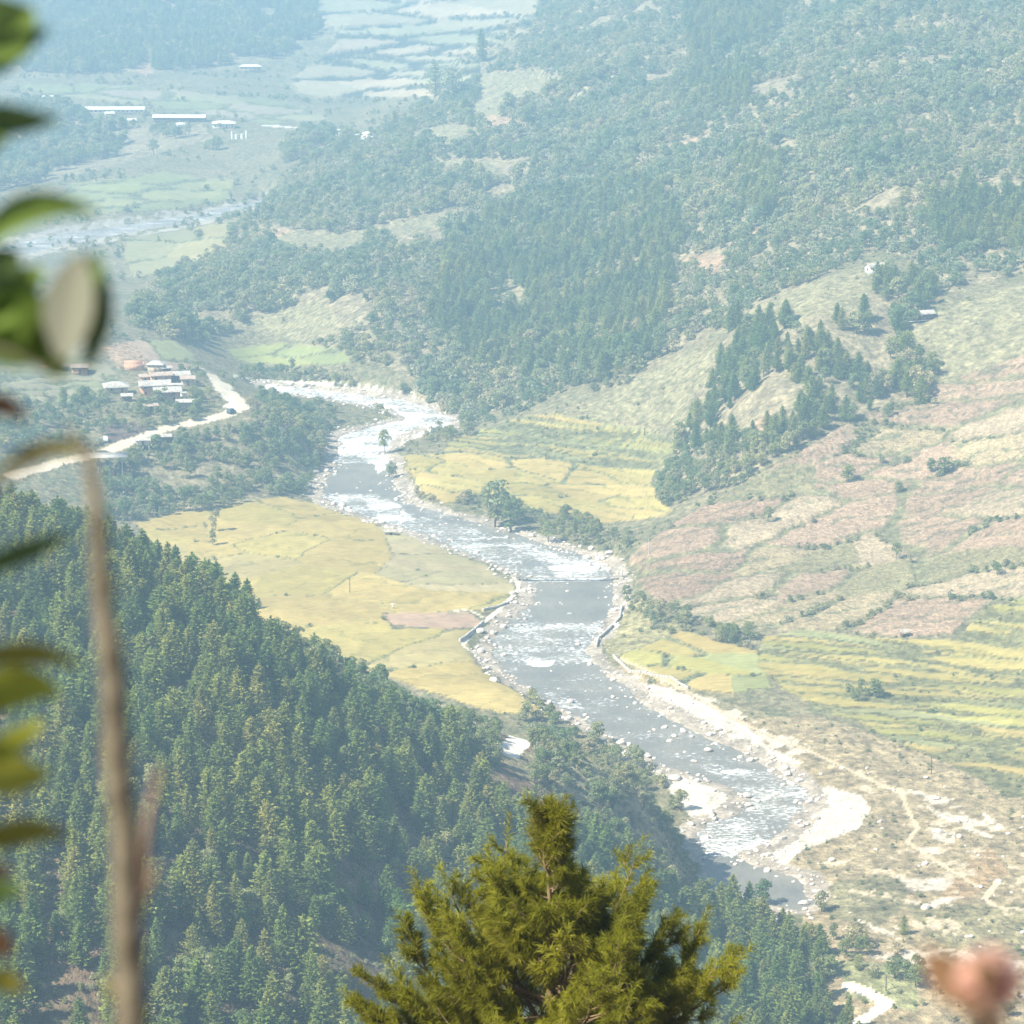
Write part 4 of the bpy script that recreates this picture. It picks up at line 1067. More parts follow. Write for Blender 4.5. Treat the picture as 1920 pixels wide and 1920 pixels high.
# ------------------------------------------------------------------ stones along the river
x, y, z, px, py, zo, la, hid, ed, sd = candidates(60000, 600, 1350)
gz = np.array([ZMAT.get(k, '') == 'gravel' for k in range(max(ZNAMES) + 1)])
near_edge = (sd > -2.5) & (sd < 7) & (la == 0) & (hid < 5)
dens = np.where(near_edge, 0.55, np.where(gz[zo] & (la == 0), 0.06, 0))
dens = np.where((la == 0) & inside(px, py, [(1480,1400),(1950,1500),(1950,1850),(1500,1700)]) & ~gz[zo], 0.05, dens)
m = RNG.uniform(0, 1, len(x)) < dens; i = np.nonzero(m)[0]
size = 0.35 + RNG.gamma(1.6, 0.38, len(i)); size = np.minimum(size, 3.0)
o_ = np.argsort(-(size / y[i])); big, small = o_[:240], o_[240:]
for b_ in big:
    k = i[b_]; s = size[b_]
    if gz[zo[k]] and sd[k] > 7: reg = 'on the pale gravel bar'
    elif py[k] > 1400: reg = 'at the edge of the lower rapids'
    elif py[k] > 1100: reg = 'along the calm pool below the footbridge'
    elif py[k] > 930: reg = 'beside the long middle rapids'
    else: reg = 'in the upper gravel by the white rapids'
    sz = 'large' if s > 1.9 else 'small'
    o = tag(link('boulder', ROCKS[random.randrange(5)], loc=(x[k], y[k], max(z[k], -0.1) + s * .12), rot=(random.uniform(-.3, .3), random.uniform(-.3, .3), random.uniform(0, 6.28)), scale=(s * random.uniform(.9, 1.5), s, s * random.uniform(.7, 1.1))),
        '%s pale grey boulder %s' % (sz, reg), 'boulder', '%s boulders %s' % (sz, reg))
k = i[small]; s = size[small]
scatter_stuff('river_stones_rubble', 'rock', np.stack([x[k], y[k], np.maximum(z[k], -.1) + s * .1], 1), np.stack([s * 1.2, s, s * .8], 1))
#@@DETAIL
# ------------------------------------------------------------------ buildings
M['tin'] = plain('tin_roof', (0.52, 0.49, 0.45), 0.55, 0.6, 1.25, 0.9, 0.35)
M['tin_bright'] = plain('bright_roof', (0.76, 0.75, 0.72), 0.5, 0.9, 1.05, 0.9, 0.35)
M['tin_rust'] = plain('brown_roof', (0.42, 0.33, 0.27), 0.7, 0.7, 1.5, 1.4, 0.3)
M['mud'] = plain('orange_mud_wall', (0.60, 0.36, 0.24), 0.9, 0.8, 1.15, 1.0, bump=0.3)
M['mudpale'] = plain('tan_wall', (0.55, 0.45, 0.34), 0.9, 0.8, 1.15, 1.0, bump=0.3)
M['white'] = plain('whitewash', (0.80, 0.79, 0.76), 0.8, 0.9, 1.05, 1.0)
M['wood'] = plain('dark_wood', (0.14, 0.10, 0.08), 0.8, 0.7, 1.3, 2.0)
M['dark'] = plain('dark_opening', (0.03, 0.03, 0.035), 0.6, 0.9, 1.1, 2.0)
M['stone'] = plain('grey_stone', (0.42, 0.38, 0.33), 0.9, 0.55, 1.5, 2.2, bump=0.6)
M['steel'] = plain('grey_steel', (0.35, 0.36, 0.37), 0.5, 0.85, 1.1, 2.0, 0.5)
M['concrete'] = plain('concrete', (0.55, 0.53, 0.50), 0.8, 0.85, 1.1, 1.0)

def roof_mesh(L, W, h, rise, over, kind, mat):
    """gable or hip roof of sheets 0.12 m thick"""
    a, b = L / 2 + over, W / 2 + over
    e = a if kind == 'gable' else a - b * 0.75
    z0 = h - rise * over / (W / 2) if kind == 'gable' else h - 0.15
    top = [(-a, -b, z0), (a, -b, z0), (a, b, z0), (-a, b, z0), (-e, 0, h + rise), (e, 0, h + rise)]
    lo = [(x, y, z - 0.14) for x, y, z in top]
    mb = MB()
    mb.add(top + lo, [(0, 1, 5, 4), (2, 3, 4, 5), (6, 10, 11, 7), (8, 11, 10, 9), (0, 6, 7, 1), (2, 8, 9, 3)])
    if kind == 'gable':
        mb.add(top + lo, [(0, 4, 10, 6), (4, 3, 9, 10), (1, 7, 11, 5), (5, 11, 8, 2)])
    else:
        mb.add(top + lo, [(0, 4, 3), (1, 2, 5), (6, 9, 10), (7, 11, 8)]); mb.add(top + lo, [(0, 3, 9, 6), (1, 7, 8, 2)])
    return mb.mesh('roof', mat)
def house(px, py, L, W, h, rz, label, roof='gable', wall='mud', rmat='tin', rise=1.0, over=0.6, stories=1, stilts=0.0, name='house', cat='house', group=None, start=700, wins=True, sink=0.6):
    p = hit(px, py, start); L, W, h = L * VS, W * VS, h * (1 + (VS - 1) * .5)
    o = empty(name, (p.x, p.y, p.z), rz, label, cat, group)
    s0 = stilts
    mb = MB(); mb.box((0, 0, (s0 - sink + h) / 2 if not stilts else (s0 + h) / 2), (L, W, (h - s0) if stilts else h + sink))
    if roof == 'gable':
        for s in (-1, 1):
            x = s * (L / 2 - 0.1)
            v = [(x - .1, -W/2, h), (x - .1, W/2, h), (x - .1, 0, h + rise - .16), (x + .1, -W/2, h), (x + .1, W/2, h), (x + .1, 0, h + rise - .16)]
            mb.add(v, [(0, 1, 2), (3, 5, 4)]); mb.add(v, [(0, 2, 5, 3), (1, 4, 5, 2)])
    link('wall', mb.mesh('wall', M[wall]), o)
    link('roof', roof_mesh(L, W, h, rise, over, roof, M[rmat]), o)
    if stilts:
        for sx_ in (-1, 0, 1):
            for sy in (-1, 1):
                q = MB(); q.box((sx_ * (L / 2 - .2), sy * (W / 2 - .2), stilts / 2 - 1.0), (.22, .22, stilts + 2.0)); link('post', q.mesh('post', M['concrete']), o)
    if wins:
        nwin = max(1, int(L / 3.2))
        for fl in range(stories):
            zc = s0 + (h - s0) / stories * (fl + .55)
            for k in range(nwin):
                xw = (k + .5) / nwin * L - L / 2
                if fl == 0 and k == nwin // 2:
                    q = MB(); q.box((xw, -W / 2 - .03, s0 + 1.0), (.9, .12, 2.0)); d_ = link('door', q.mesh('door', M['wood']), o)
                    continue
                f_ = MB(); f_.box((xw, -W / 2 - .03, zc), (1.0, .12, 1.0)); wo_ = link('window', f_.mesh('window', M['wood']), o)
                g_ = MB(); g_.box((xw, -W / 2 - .05, zc), (.8, .12, .8)); link('pane', g_.mesh('pane', M['dark']), wo_)
            f_ = MB(); f_.box((-L / 2 - .03, 0, zc), (.12, .8, .9)); link('window', f_.mesh('window', M['dark']), o)
    return o
R_ = math.radians
VS = 1.04
house(218, 733, 8.0, 7.5, 2.2, R_(12), 'low pale hip-roofed house standing alone on the grass left of the village', 'hip', 'mudpale', rise=1.5, over=1.0)
house(290, 741, 11.0, 5.0, 4.6, R_(12), 'long village house with orange gable wall and white tin roof', rise=1.3, stories=2, over=.8)
house(314, 753, 9.0, 5.5, 4.6, R_(12), 'orange walled house with two small gable windows below the long house', rise=1.2, stories=2, over=.9)
house(348, 767, 6.0, 4.0, 3.2, R_(5), 'small pale-roofed house lowest of the village cluster', wall='mudpale', rise=.6, over=.7)
house(294, 698, 6.0, 5.0, 3.6, R_(-8), 'white-roofed house at the top of the village cluster', 'hip', 'mudpale', rise=1.2)
house(311, 702, 3.4, 3.4, 3.0, R_(20), 'small shed with pale roof beside the topmost village house', wall='wood', rise=.5, name='shed', cat='shed')
house(301, 717, 8.0, 4.2, 3.2, R_(16), 'house with striped brown and white roof in the village', rmat='tin_rust', rise=.9)
house(334, 716, 7.6, 5.5, 3.6, R_(14), 'house with broad grey roof and dark shaded wall at the right of the village', wall='wood', rise=.8, over=1.0)
house(330, 732, 4.4, 3.0, 2.6, R_(5), 'tiny outhouse with white roof right of the long house', wall='mudpale', rise=.3, name='shed', cat='shed')
house(344, 744, 2.0, 2.0, 1.6, R_(15), 'white box shed right of the orange walled house', wall='white', rise=.25, name='shed', cat='shed', over=.3, wins=False)
# roofless orange walls at the top left of the village
p = hit(252, 692, 700)
o = empty('ruined_house', p, R_(10), 'roofless orange mud walls at the upper left of the village', 'ruin')
for c_, d_ in (((0, -2.4, .9), (8, .4, 3.0)), ((0, 2.4, 1.2), (8, .4, 3.6)), ((-3.8, 0, .8), (.4, 4.4, 2.8)), ((3.8, 0, 1.0), (.4, 4.4, 3.2))):
    q = MB(); q.box(c_, d_); link('wall', q.mesh('wall', M['mud']), o)
house(272, 716, 4.0, 3.6, 2.6, R_(14), 'small brown-roofed shed above the left end of the long house', wall='mud', rmat='tin_rust', rise=.7, name='shed', cat='shed')
house(352, 722, 5.0, 4.0, 3.0, R_(8), 'brown-roofed farmhouse at the right edge of the village', wall='mudpale', rmat='tin_rust', rise=.8)
house(282, 772, 4.6, 3.6, 2.6, R_(18), 'small brown shed on the slope below the orange walled house', wall='mudpale', rmat='tin_rust', rise=.6, name='shed', cat='shed')
house(238, 752, 3.6, 3.0, 2.4, R_(10), 'little grey shed on the grass below the hip-roofed house', wall='wood', rise=.6, name='shed', cat='shed')
house(150, 700, 6.0, 4.5, 3.0, R_(5), 'far-left village house half hidden behind blurred leaves', wall='mud', rmat='tin_rust', rise=.9)
house(95, 690, 6.0, 4.5, 3.0, R_(-5), 'orange walled house behind the blurred green leaf, above the terraces', wall='mud', rmat='tin_rust', rise=.9)
house(300, 826, 7.0, 4.0, 1.8, R_(10), 'white-roofed roadside shed, longer of the two by the pale road', wall='wood', rise=.4, over=.8, stilts=0, name='shed', cat='shed')
house(268, 842, 4.6, 3.4, 3.6, R_(10), 'white boxy roadside shop raised on posts over the bank', wall='white', rise=.3, over=.5, stilts=1.8, name='shed', cat='shed')
# open two-level shelter on posts below the road
p = hit(204, 888, 700)
o = empty('open_shelter', p, R_(6), 'open concrete shelter with flat white roof on posts beside the road', 'shelter')
q = MB(); q.box((0, 0, 6.6), (14.0, 8.0, .25)); link('roof', q.mesh('roof', M['tin']), o)
q = MB(); q.box((-1.2, 0, 3.4), (6.0, 5.0, .25)); link('floor_slab', q.mesh('floor_slab', M['concrete']), o)
for x_ in (-3.6, 0.6, 5.0):
    for y_ in (-2.2, 2.2):
        q = MB(); q.box((x_, y_, 2.7), (.3, .3, 7.6)); link('post', q.mesh('post', M['white']), o)
q = MB(); q.box((0.6, -.4, .3), (2.6, 3.0, 2.6)); link('base_wall', q.mesh('base_wall', M['mud']), o)
# far valley buildings
FARB = [(215, 212, 42, 9, 3.0, 2, 'gable', 'white', 'longest white roofed hall in the far valley'), (337, 228, 36, 8, 3.0, -3, 'gable', 'wood', 'long white shed right of the longest far hall'),
    (420, 240, 15, 11, 3.5, 5, 'hip', 'white', 'square hip-roofed far house by the river bluff'), (470, 134, 17, 8, 4.0, 0, 'hip', 'mudpale', 'white roofed house under the blue forested hill'),
    (548, 274, 10, 5, 2.5, 0, 'gable', 'wood', 'small white roof beside the pale far road'), (29, 201, 10, 8, 3.0, 0, 'hip', 'mudpale', 'far white hip roof behind the blurred leaves'),
    (131, 208, 5, 4, 3.0, 0, 'hip', 'mudpale', 'small pale roof left of the longest far hall'), (247, 231, 5, 4, 2.5, 10, 'gable', 'mudpale', 'little pale hut below the right end of the longest far hall'),
    (340, 240, 6, 4, 2.5, 20, 'gable', 'white', 'little pale hut just below the long far shed'), (205, 219, 6, 4, 2.5, 20, 'gable', 'mudpale', 'tan roofed hut under the middle of the longest far hall'),
    (92, 188, 8, 5, 2.5, 0, 'gable', 'white', 'far pale hut among dark trees above the bluff')]
for a, b_, L, W_, h_, rz, rf, wl, lab in FARB:
    house(a, b_, L, W_, h_, R_(rz), lab, rf, wl, 'tin_bright', rise=1.6 if L > 8 else 1.0, over=.8, name='building' if L > 14 else 'hut', cat='building' if L > 14 else 'hut', wins=L > 14, start=1500)
p = hit(449, 262, 1500)
o = empty('water_tank', p, 0, 'cluster of white tanks on posts beyond the square far house', 'tank')
for k, (x_, hh) in enumerate(((-5, 5.0), (-2, 3.0), (2, 3.5), (5, 5.5))):
    q = MB(); q.tube([(x_, 0, -.5), (x_, 0, hh)], 1.2 if k in (1, 2) else .8, 10); q.add([(x_ + .8 * math.cos(t), .8 * math.sin(t), hh) for t in (0, 1.57, 3.14, 4.71)], [(0, 1, 2, 3)]); link('tank', q.mesh('tank', M['white']), o)
# houses on the right-hand slopes
house(1640, 513, 6.5, 4.0, 3.0, R_(25), 'white walled farmhouse with dark roof at the top of the steep meadow', wall='white', rmat='stone', rise=1.0, start=900)
house(1736, 601, 4.6, 3.6, 3.0, R_(20), 'small hut with white tilted roof beside the dark trees on the meadow', wall='wood', rise=.9, name='hut', cat='hut', start=900)
p = hit(1716, 608, 900)
q = MB(); q.tube([(-7, -2.0, .5), (0, 0, .9), (6, 2.4, .9)], .14, 5)
tag(link('water_pipe', q.mesh('water_pipe', M['white']), loc=p), 'thin white pipe running downhill left of the white-roofed hut', 'pipe')
# field shelters
p = hit(1695, 1196, 700)
o = empty('field_shelter', p, R_(10), 'little thatched watch shelter on posts at the edge of the rice terraces', 'shelter')
link('roof', roof_mesh(2.4, 1.8, 1.9, .5, .3, 'gable', M['stone']), o)
for x_ in (-1, 1):
    for y_ in (-.7, .7):
        q = MB(); q.box((x_, y_, .8), (.12, .12, 2.2)); link('post', q.mesh('post', M['wood']), o)
q = MB(); q.box((0, 0, .7), (2.1, 1.5, .12)); link('platform', q.mesh('platform', M['wood']), o)
p = hit(731, 1003, 700)
o = empty('field_hut', p, R_(4), 'low grey stone hut in the fallow corner beside the rapids', 'hut')
q = MB(); q.box((0, 0, .6), (3.6, 2.6, 1.6)); link('wall', q.mesh('wall', M['stone']), o)
link('roof', roof_mesh(3.6, 2.6, 1.4, .5, .4, 'gable', M['stone']), o)
q = MB(); q.box((.4, -1.33, .7), (.8, .1, 1.2)); link('door', q.mesh('door', M['dark']), o)
p = hit(737, 1143, 700)
o = empty('scarecrow', p, 0, 'small pale scarecrow standing above the dry strip in the golden field', 'scarecrow')
q = MB(); q.tube([(0, 0, -.2), (0, 0, 1.9)], .06, 5); link('pole', q.mesh('pole', M['wood']), o)
q = MB(); q.tube([(-.7, 0, 1.45), (0, 0, 1.55), (.7, 0, 1.45)], [.16, .22, .16], 6); link('arms', q.mesh('arms', M['white']), o)
q = MB(); q.tube([(0, 0, .7), (0, 0, 1.2), (0, 0, 1.6)], [.32, .26, .16], 7); link('coat', q.mesh('coat', M['white']), o)

# vehicles on the village road
def car(px, py, label, mat, rz, L=4.2, tall=1.9):
    p = hit(px, py, 700); o = empty('car', p + Vector((0, 0, .1)), rz, label, 'car')
    W_ = 1.8; z0 = .35
    prof = [(-L/2, z0), (L/2, z0), (L/2, z0 + .55), (L*.28, z0 + .65), (L*.12, tall), (-L*.42, tall), (-L/2, z0 + .7)]
    n_ = len(prof); v = [(x, -W_/2 + (.12 if z > 1.3 else 0), z) for x, z in prof] + [(x, W_/2 - (.12 if z > 1.3 else 0), z) for x, z in prof]
    import bmesh
    bm = bmesh.new(); vv = [bm.verts.new(c) for c in v]
    bm.faces.new(vv[:n_]); bm.faces.new(vv[n_:][::-1])
    for k in range(n_): bm.faces.new((vv[k], vv[n_ + k], vv[n_ + (k + 1) % n_], vv[(k + 1) % n_]))
    bmesh.ops.recalc_face_normals(bm, faces=bm.faces); bmesh.ops.bevel(bm, geom=bm.edges[:], offset=.06, segments=2, affect='EDGES')
    me = bpy.data.meshes.new('body'); bm.to_mesh(me); bm.free(); me.materials.append(mat); link('body', me, o)
    for s in (-1, 1):
        q = MB(); q.box((-L*.14, s * (W_/2 - .05), 1.42), (L*.44, .08, .4)); link('window', q.mesh('window', M['dark']), o)
    for x_ in (-L*.3, L*.3):
        for s in (-1, 1):
            q = MB(); q.tube([(x_, s*W_/2 - .1, .35), (x_, s*W_/2 + .1, .35)], .35, 12)
            q.add([(x_ + .35*math.cos(t*math.pi/6), s*W_/2 + .1*s, .35 + .35*math.sin(t*math.pi/6)) for t in range(12)], [(0, k, k+1) for k in range(1, 11)])
            link('wheel', q.mesh('wheel', M['dark']), o)
M['carblue'] = plain('dark_blue_paint', (0.05, 0.09, 0.14), .3, .95, 1.05, 1, .5)
M['carwhite'] = plain('white_paint', (0.8, 0.8, 0.8), .3, .97, 1.03, 1, .5)
car(434, 776, 'dark jeep driving down the pale road at the bend', M['carblue'], R_(60))
car(198, 829, 'white car parked on the verge of the road left of the village', M['carwhite'], R_(100))

# ------------------------------------------------------------------ footbridge
pl, pr = hit(968, 1088, 700), hit(1166, 1086, 700)
ax = (pr - pl); span = ax.length; rz = math.atan2(ax.y, ax.x); dz = pr.z - pl.z
o = empty('footbridge', pl, rz, 'slender suspension footbridge across the river below the white rapids', 'footbridge')
Lh = math.hypot(ax.x, ax.y)
def bz_(s): return .9 + dz * s - 1.2 * 4 * s * (1 - s) * .35
for s, xx, zz in ((0, 0, 0), (1, Lh, dz)):
    q = MB()
    for y_ in (-.8, .8): q.box((xx, y_, zz + 1.9), (.32, .32, 4.6))
    q.box((xx, 0, zz + 4.1), (.3, 1.9, .3)); q.box((xx, 0, zz + 2.6), (.2, 1.7, .2))
    link('tower', q.mesh('tower', M['concrete']), o)
    q = MB(); q.box((xx, 0, zz + .1), (1.8, 2.4, 1.4)); link('abutment', q.mesh('abutment', M['stone']), o)
npl = 60
q = MB(); q.box((0, 0, 0), (Lh / npl * .86, 1.3, .07)); M['plank'] = plain('weathered_plank', (0.36, 0.32, 0.27), .85, .8, 1.2, 3); plank_me = q.mesh('plank', M['plank'])
for k in range(npl):
    s = (k + .5) / npl; link('plank', plank_me, o, loc=(s * Lh, 0, bz_(s)))
for y_ in (-.7, .7):
    q = MB(); q.tube([(-8, y_, -.2), (0, y_, 4.2)] + [(Lh * s, y_, dz * s + 4.2 - 4 * s * (1 - s) * 3.0) for s in np.linspace(.05, .95, 19)] + [(Lh, y_, dz + 4.2), (Lh + 8, y_, dz + .6)], .05, 5)
    link('cable', q.mesh('cable', M['steel']), o)
    q = MB()
    for s in np.linspace(.05, .95, 25): q.tube([(Lh * s, y_, dz * s + 4.2 - 4 * s * (1 - s) * 3.0), (Lh * s, y_, bz_(s))], .025, 3)
    h_ = link('hangers', q.mesh('hangers', M['steel']), o); h_['kind'] = 'stuff'

# ------------------------------------------------------------------ stone walls
def stone_wall(pts, hgt, thick, label, mat='stone'):
    w2 = px_line(pts); 
    pts3 = []
    for (x0, y0), (x1, y1) in zip(w2[:-1], w2[1:]):
        n_ = max(1, int(math.hypot(x1 - x0, y1 - y0) / 1.1))
        for k in range(n_): pts3.append((x0 + (x1 - x0) * k / n_, y0 + (y1 - y0) * k / n_))
    pts3.append(w2[-1])
    P0 = Vector((pts3[0][0], pts3[0][1], ground(*pts3[0])))
    o = empty('stone_wall', P0, 0, label, 'wall')
    q = MB(); cap = MB(); R = random.Random(5)
    for a, b_ in zip(pts3[:-1], pts3[1:]):
        L = math.hypot(b_[0] - a[0], b_[1] - a[1]); rz = math.atan2(b_[1] - a[1], b_[0] - a[0]); mx_, my_ = (a[0] + b_[0]) / 2, (a[1] + b_[1]) / 2
        g = ground(mx_, my_); h_ = hgt * R.uniform(.85, 1.1)
        q.box((mx_ - P0.x, my_ - P0.y, g + h_ / 2 - .4 - P0.z), (L * 1.02, thick * R.uniform(.85, 1.1), h_ + .8), rz + R.uniform(-.04, .04))
        cap.box((mx_ - P0.x, my_ - P0.y, g + h_ + .08 - P0.z), (L * .93, thick * 1.15, .16), rz + R.uniform(-.05, .05))
    a_ = link('courses', q.mesh('courses', M[mat]), o); a_['kind'] = 'stuff'
    a_ = link('coping', cap.mesh('coping', M['concrete']), o); a_['kind'] = 'stuff'
stone_wall([(1166,1140),(1162,1162),(1140,1185),(1122,1200),(1118,1215)], .7, .6, 'curved pale stone embankment wall on the right river bank')
stone_wall([(907,1168),(890,1183),(862,1205)], .8, .5, 'dark stone wall beside the pale path at the left river bank')
stone_wall([(962,1128),(940,1136),(905,1145)], .5, .6, 'short dark wall between golden field and riverside path')
stone_wall([(1150,1232),(1180,1262),(1260,1275),(1290,1295)], .7, .6, 'low stone wall along the path above the white gravel bar')
#stone_wall([(1290,1228),(1340,1226),(1400,1229)], .6, .7, 'low dark bund wall under the small green paddies')

# ------------------------------------------------------------------ poles
for a, b_, hp, lab in ((1746, 1452, 36, 'thin utility pole on the grassy edge below the rice terraces'), (1661, 1858, 34, 'thin wooden pole in the small meadow beside the road'),
                       (656, 1112, 30, 'thin pole in the middle of the golden field'), (1216, 1040, 34, 'pale leaning post on the grass right of the river rapids'), (1208, 818, 16, 'short pole above the thin rice terraces')):
    p = hit(a, b_, 560 if b_ > 1800 else 700); H = hp * p.y / F
    o = empty('utility_pole', p, random.uniform(0, 1), lab, 'pole')
    q = MB(); q.tube([(0, 0, -.4), (0, 0, H)], [.14, .1], 6); link('mast', q.mesh('mast', M['wood' if a != 1216 else 'concrete']), o)
    q = MB(); q.box((0, 0, H - .5), (1.2, .08, .1)); link('crossarm', q.mesh('crossarm', M['wood']), o)

# ------------------------------------------------------------------ the golden-green pine in front of the camera
M['needle'] = leafy('golden_needles', [(0.0, (0.30, 0.25, 0.03)), (0.5, (0.41, 0.33, 0.04)), (1.0, (0.50, 0.39, 0.06))], .55, .45)
M['twig'] = plain('twig_bark', (0.22, 0.16, 0.10), .9, .7, 1.3, 9, bump=.4)
M['twig_pale'] = plain('dead_twig', (0.50, 0.44, 0.36), .9, .8, 1.1, 9)
def brush(vs, fs, a, b, n, nl, R, w=0.0034):
    """needles along one shoot from a to b, bending forward and drooping"""
    ax_ = b - a; L = np.linalg.norm(ax_); ax_ = ax_ / L
    t = R.uniform(0, 1.04, n); base = a + ax_ * (t * L)[:, None]
    side = R.normal(0, 1, (n, 3)); side -= (side @ ax_)[:, None] * ax_; side /= np.linalg.norm(side, axis=1)[:, None]
    d = side * R.uniform(.5, 1.0, (n, 1)) + ax_ * R.uniform(.35, .9, (n, 1)); d /= np.linalg.norm(d, axis=1)[:, None]
    ln = nl * R.uniform(.7, 1.15, (n, 1))
    mid = base + d * ln * .55; tip = mid + d * ln * .42; tip[:, 2] -= ln[:, 0] * R.uniform(.12, .34, n)
    p = np.cross(d, R.normal(0, 1, (n, 3))); p /= np.linalg.norm(p, axis=1)[:, None]
    k = sum(len(v) for v in vs)
    vs.append(np.stack([base - p * w, base + p * w, mid + p * w * .8, mid - p * w * .8, tip], 1).reshape(-1, 3))
    q0 = k + np.arange(n)[:, None] * 5
    fs[0].append(q0 + np.array([[0, 1, 2, 3]])); fs[1].append(q0 + np.array([[3, 2, 4]]))
def hero_branch(seed, L):
    R = np.random.default_rng(seed); vs = []; fs = [[], []]; mb = MB()
    up = R.uniform(.25, .5)
    def curve(t): return np.array((L * t * (1 - .12 * t), .05 * L * math.sin(3 * t + seed), L * (up * t ** 2.2 - .06 * t)))
    cs = [curve(t) for t in np.linspace(0, 1, 9)]
    mb.tube([tuple(c) for c in cs], list(np.linspace(.012 + .008 * L, .006, 9)), 5)
    brush(vs, fs, curve(.85), curve(1.0) + (cs[-1] - cs[-2]) * .8, 130, .13, R)
    n_ = int(3 + L * 7)
    for i in range(n_):
        t = .22 + .75 * (i + R.uniform(0, .6)) / n_
        c = curve(t); s = 1 if i % 2 else -1
        l2 = (.16 + .32 * L * (1 - t) + .06) * R.uniform(.7, 1.2)
        dr = np.array((.75, s * R.uniform(.5, 1.0), R.uniform(.15, .75))); dr /= np.linalg.norm(dr)
        e = c + dr * l2
        mid = c + dr * l2 * .5 - np.array((0, 0, .02))
        mb.tube([tuple(c), tuple(mid), tuple(e)], [.008, .006, .004], 4)
        brush(vs, fs, e - dr * min(.24, l2 * .9), e + np.array((0, 0, .03)), 105, .125, R)
        if l2 > .3:
            for s2 in (-1, 1):
                d2 = dr + np.array((R.uniform(-.3, .3), s2 * .7, .3)); d2 /= np.linalg.norm(d2)
                m_ = c + dr * l2 * .55
                mb.tube([tuple(m_), tuple(m_ + d2 * .2)], [.006, .004], 4)
                brush(vs, fs, m_ + d2 * .03, m_ + d2 * .22, 85, .12, R)
    return mb.mesh('branch', M['twig'], True), mesh_np('needles', np.concatenate(vs), [np.concatenate(fs[0]), np.concatenate(fs[1])], M['needle'])
HD = 30.0
tip = pix(1032, 1500, HD)
gb = ground(tip.x, tip.y)
hero = empty('golden_pine', (tip.x, tip.y, gb - .2), 0, 'yellow-green pine top standing in front of the wooded slope, lit gold', 'pine tree')
HH = tip.z - gb + .2
q = MB(); q.tube([(0.02 * math.sin(k * 2.1), .02 * math.cos(k), HH * k / 12) for k in range(13)], list(np.linspace(.15, .008, 13)), 8)
link('trunk', q.mesh('trunk', M['twig'], True), hero)
vs = []; fs = [[], []]; R = np.random.default_rng(3)
brush(vs, fs, np.array((0, 0, HH - .5)), np.array((0, 0, HH)), 260, .12, R)
link('leader_needles', mesh_np('leader_needles', np.concatenate(vs), [np.concatenate(fs[0]), np.concatenate(fs[1])], M['needle']), hero)
BR = {}
def get_branch(L):
    k = (round(L * 5) / 5 if L > .3 else .25, random.randrange(3))
    if k not in BR: BR[k] = hero_branch(int(k[0] * 100) + k[1], max(k[0], .25))
    return BR[k], L / max(k[0], .25)
WH = [(.44, 4, .32, 78), (.62, 5, .36, 66), (.84, 4, .40, 46), (1.02, 3, .30, 15),
      (1.6, 3, .8, 42), (1.85, 5, 1.05, 34), (2.0, 4, 1.2, 18), (2.2, 5, 1.45, 28), (2.4, 6, 1.75, 14), (2.65, 6, 2.0, 20), (2.9, 5, 2.1, 6), (3.1, 6, 2.4, 16),
      (3.15, 7, 2.0, 5), (3.5, 6, 2.1, 5), (3.9, 6, 2.2, 0), (4.4, 6, 2.2, 0), (5.0, 5, 2.0, -5), (5.7, 4, 1.8, -10)]
for d_, n_, L, el in WH:
    a0 = random.uniform(0, 6.28)
    for k in range(n_):
        LL = L * random.uniform(.75, 1.15)
        (bw, bn), s = get_branch(LL)
        e_ = math.radians(el + random.uniform(-10, 10))
        o = link('branch', bw, hero, (0, 0, HH - d_ + random.uniform(-.06, .06)), (random.uniform(-.2, .2), -e_, a0 + 6.283 * k / n_ + random.uniform(-.3, .3)), s)
        link('needles', bn, o)
# the long arms that reach out to both sides, as in the photograph
for d_, L, el, az in ((1.5, .85, 25, 162), (2.9, 2.2, 22, 172), (3.05, 2.3, 8, 185), (2.3, 1.3, 20, 178), (2.45, 1.8, 22, 5), (2.3, 1.6, 30, -12), (3.0, 2.5, 14, 8), (2.9, 2.3, 20, -8)):
    (bw, bn), s = get_branch(L)
    o = link('branch', bw, hero, (0, 0, HH - d_), (0, -math.radians(el), math.radians(az)), s); link('needles', bn, o)
q = MB(); q.tube([(.95, -1.0, HH - 2.35), (.93, -1.3, HH - 2.1), (.9, -1.3, HH - 1.8)], [.008, .006, .003], 4)
link('dead_twig', q.mesh('dead_twig', M['twig_pale']), hero)

# ------------------------------------------------------------------ blurred shrub close to the camera
def leaf_mat(name, c1, c2, trans=.4):
    return leafy(name, [(0, c1), (1, c2)], trans, .4)
LM = {'green': leaf_mat('green_leaf', (.16, .24, .05), (.20, .28, .07)), 'dark': leaf_mat('dark_leaf', (.09, .14, .05), (.12, .17, .06), .4), 'teal': leaf_mat('teal_leaf', (.03, .10, .07), (.04, .12, .08), .2),
      'yellow': leaf_mat('yellow_leaf', (.28, .30, .04), (.34, .33, .05)), 'olive': leaf_mat('olive_leaf', (.20, .18, .03), (.25, .22, .04), .3), 'pale': leaf_mat('pale_leaf', (.14, .145, .115), (.17, .17, .135), .2),
      'brown': leaf_mat('brown_leaf', (.13, .07, .04), (.16, .09, .05), .2), 'pink': leaf_mat('pink_petal', (.78, .46, .38), (.82, .50, .42), .45)}
SD_ = 1.5
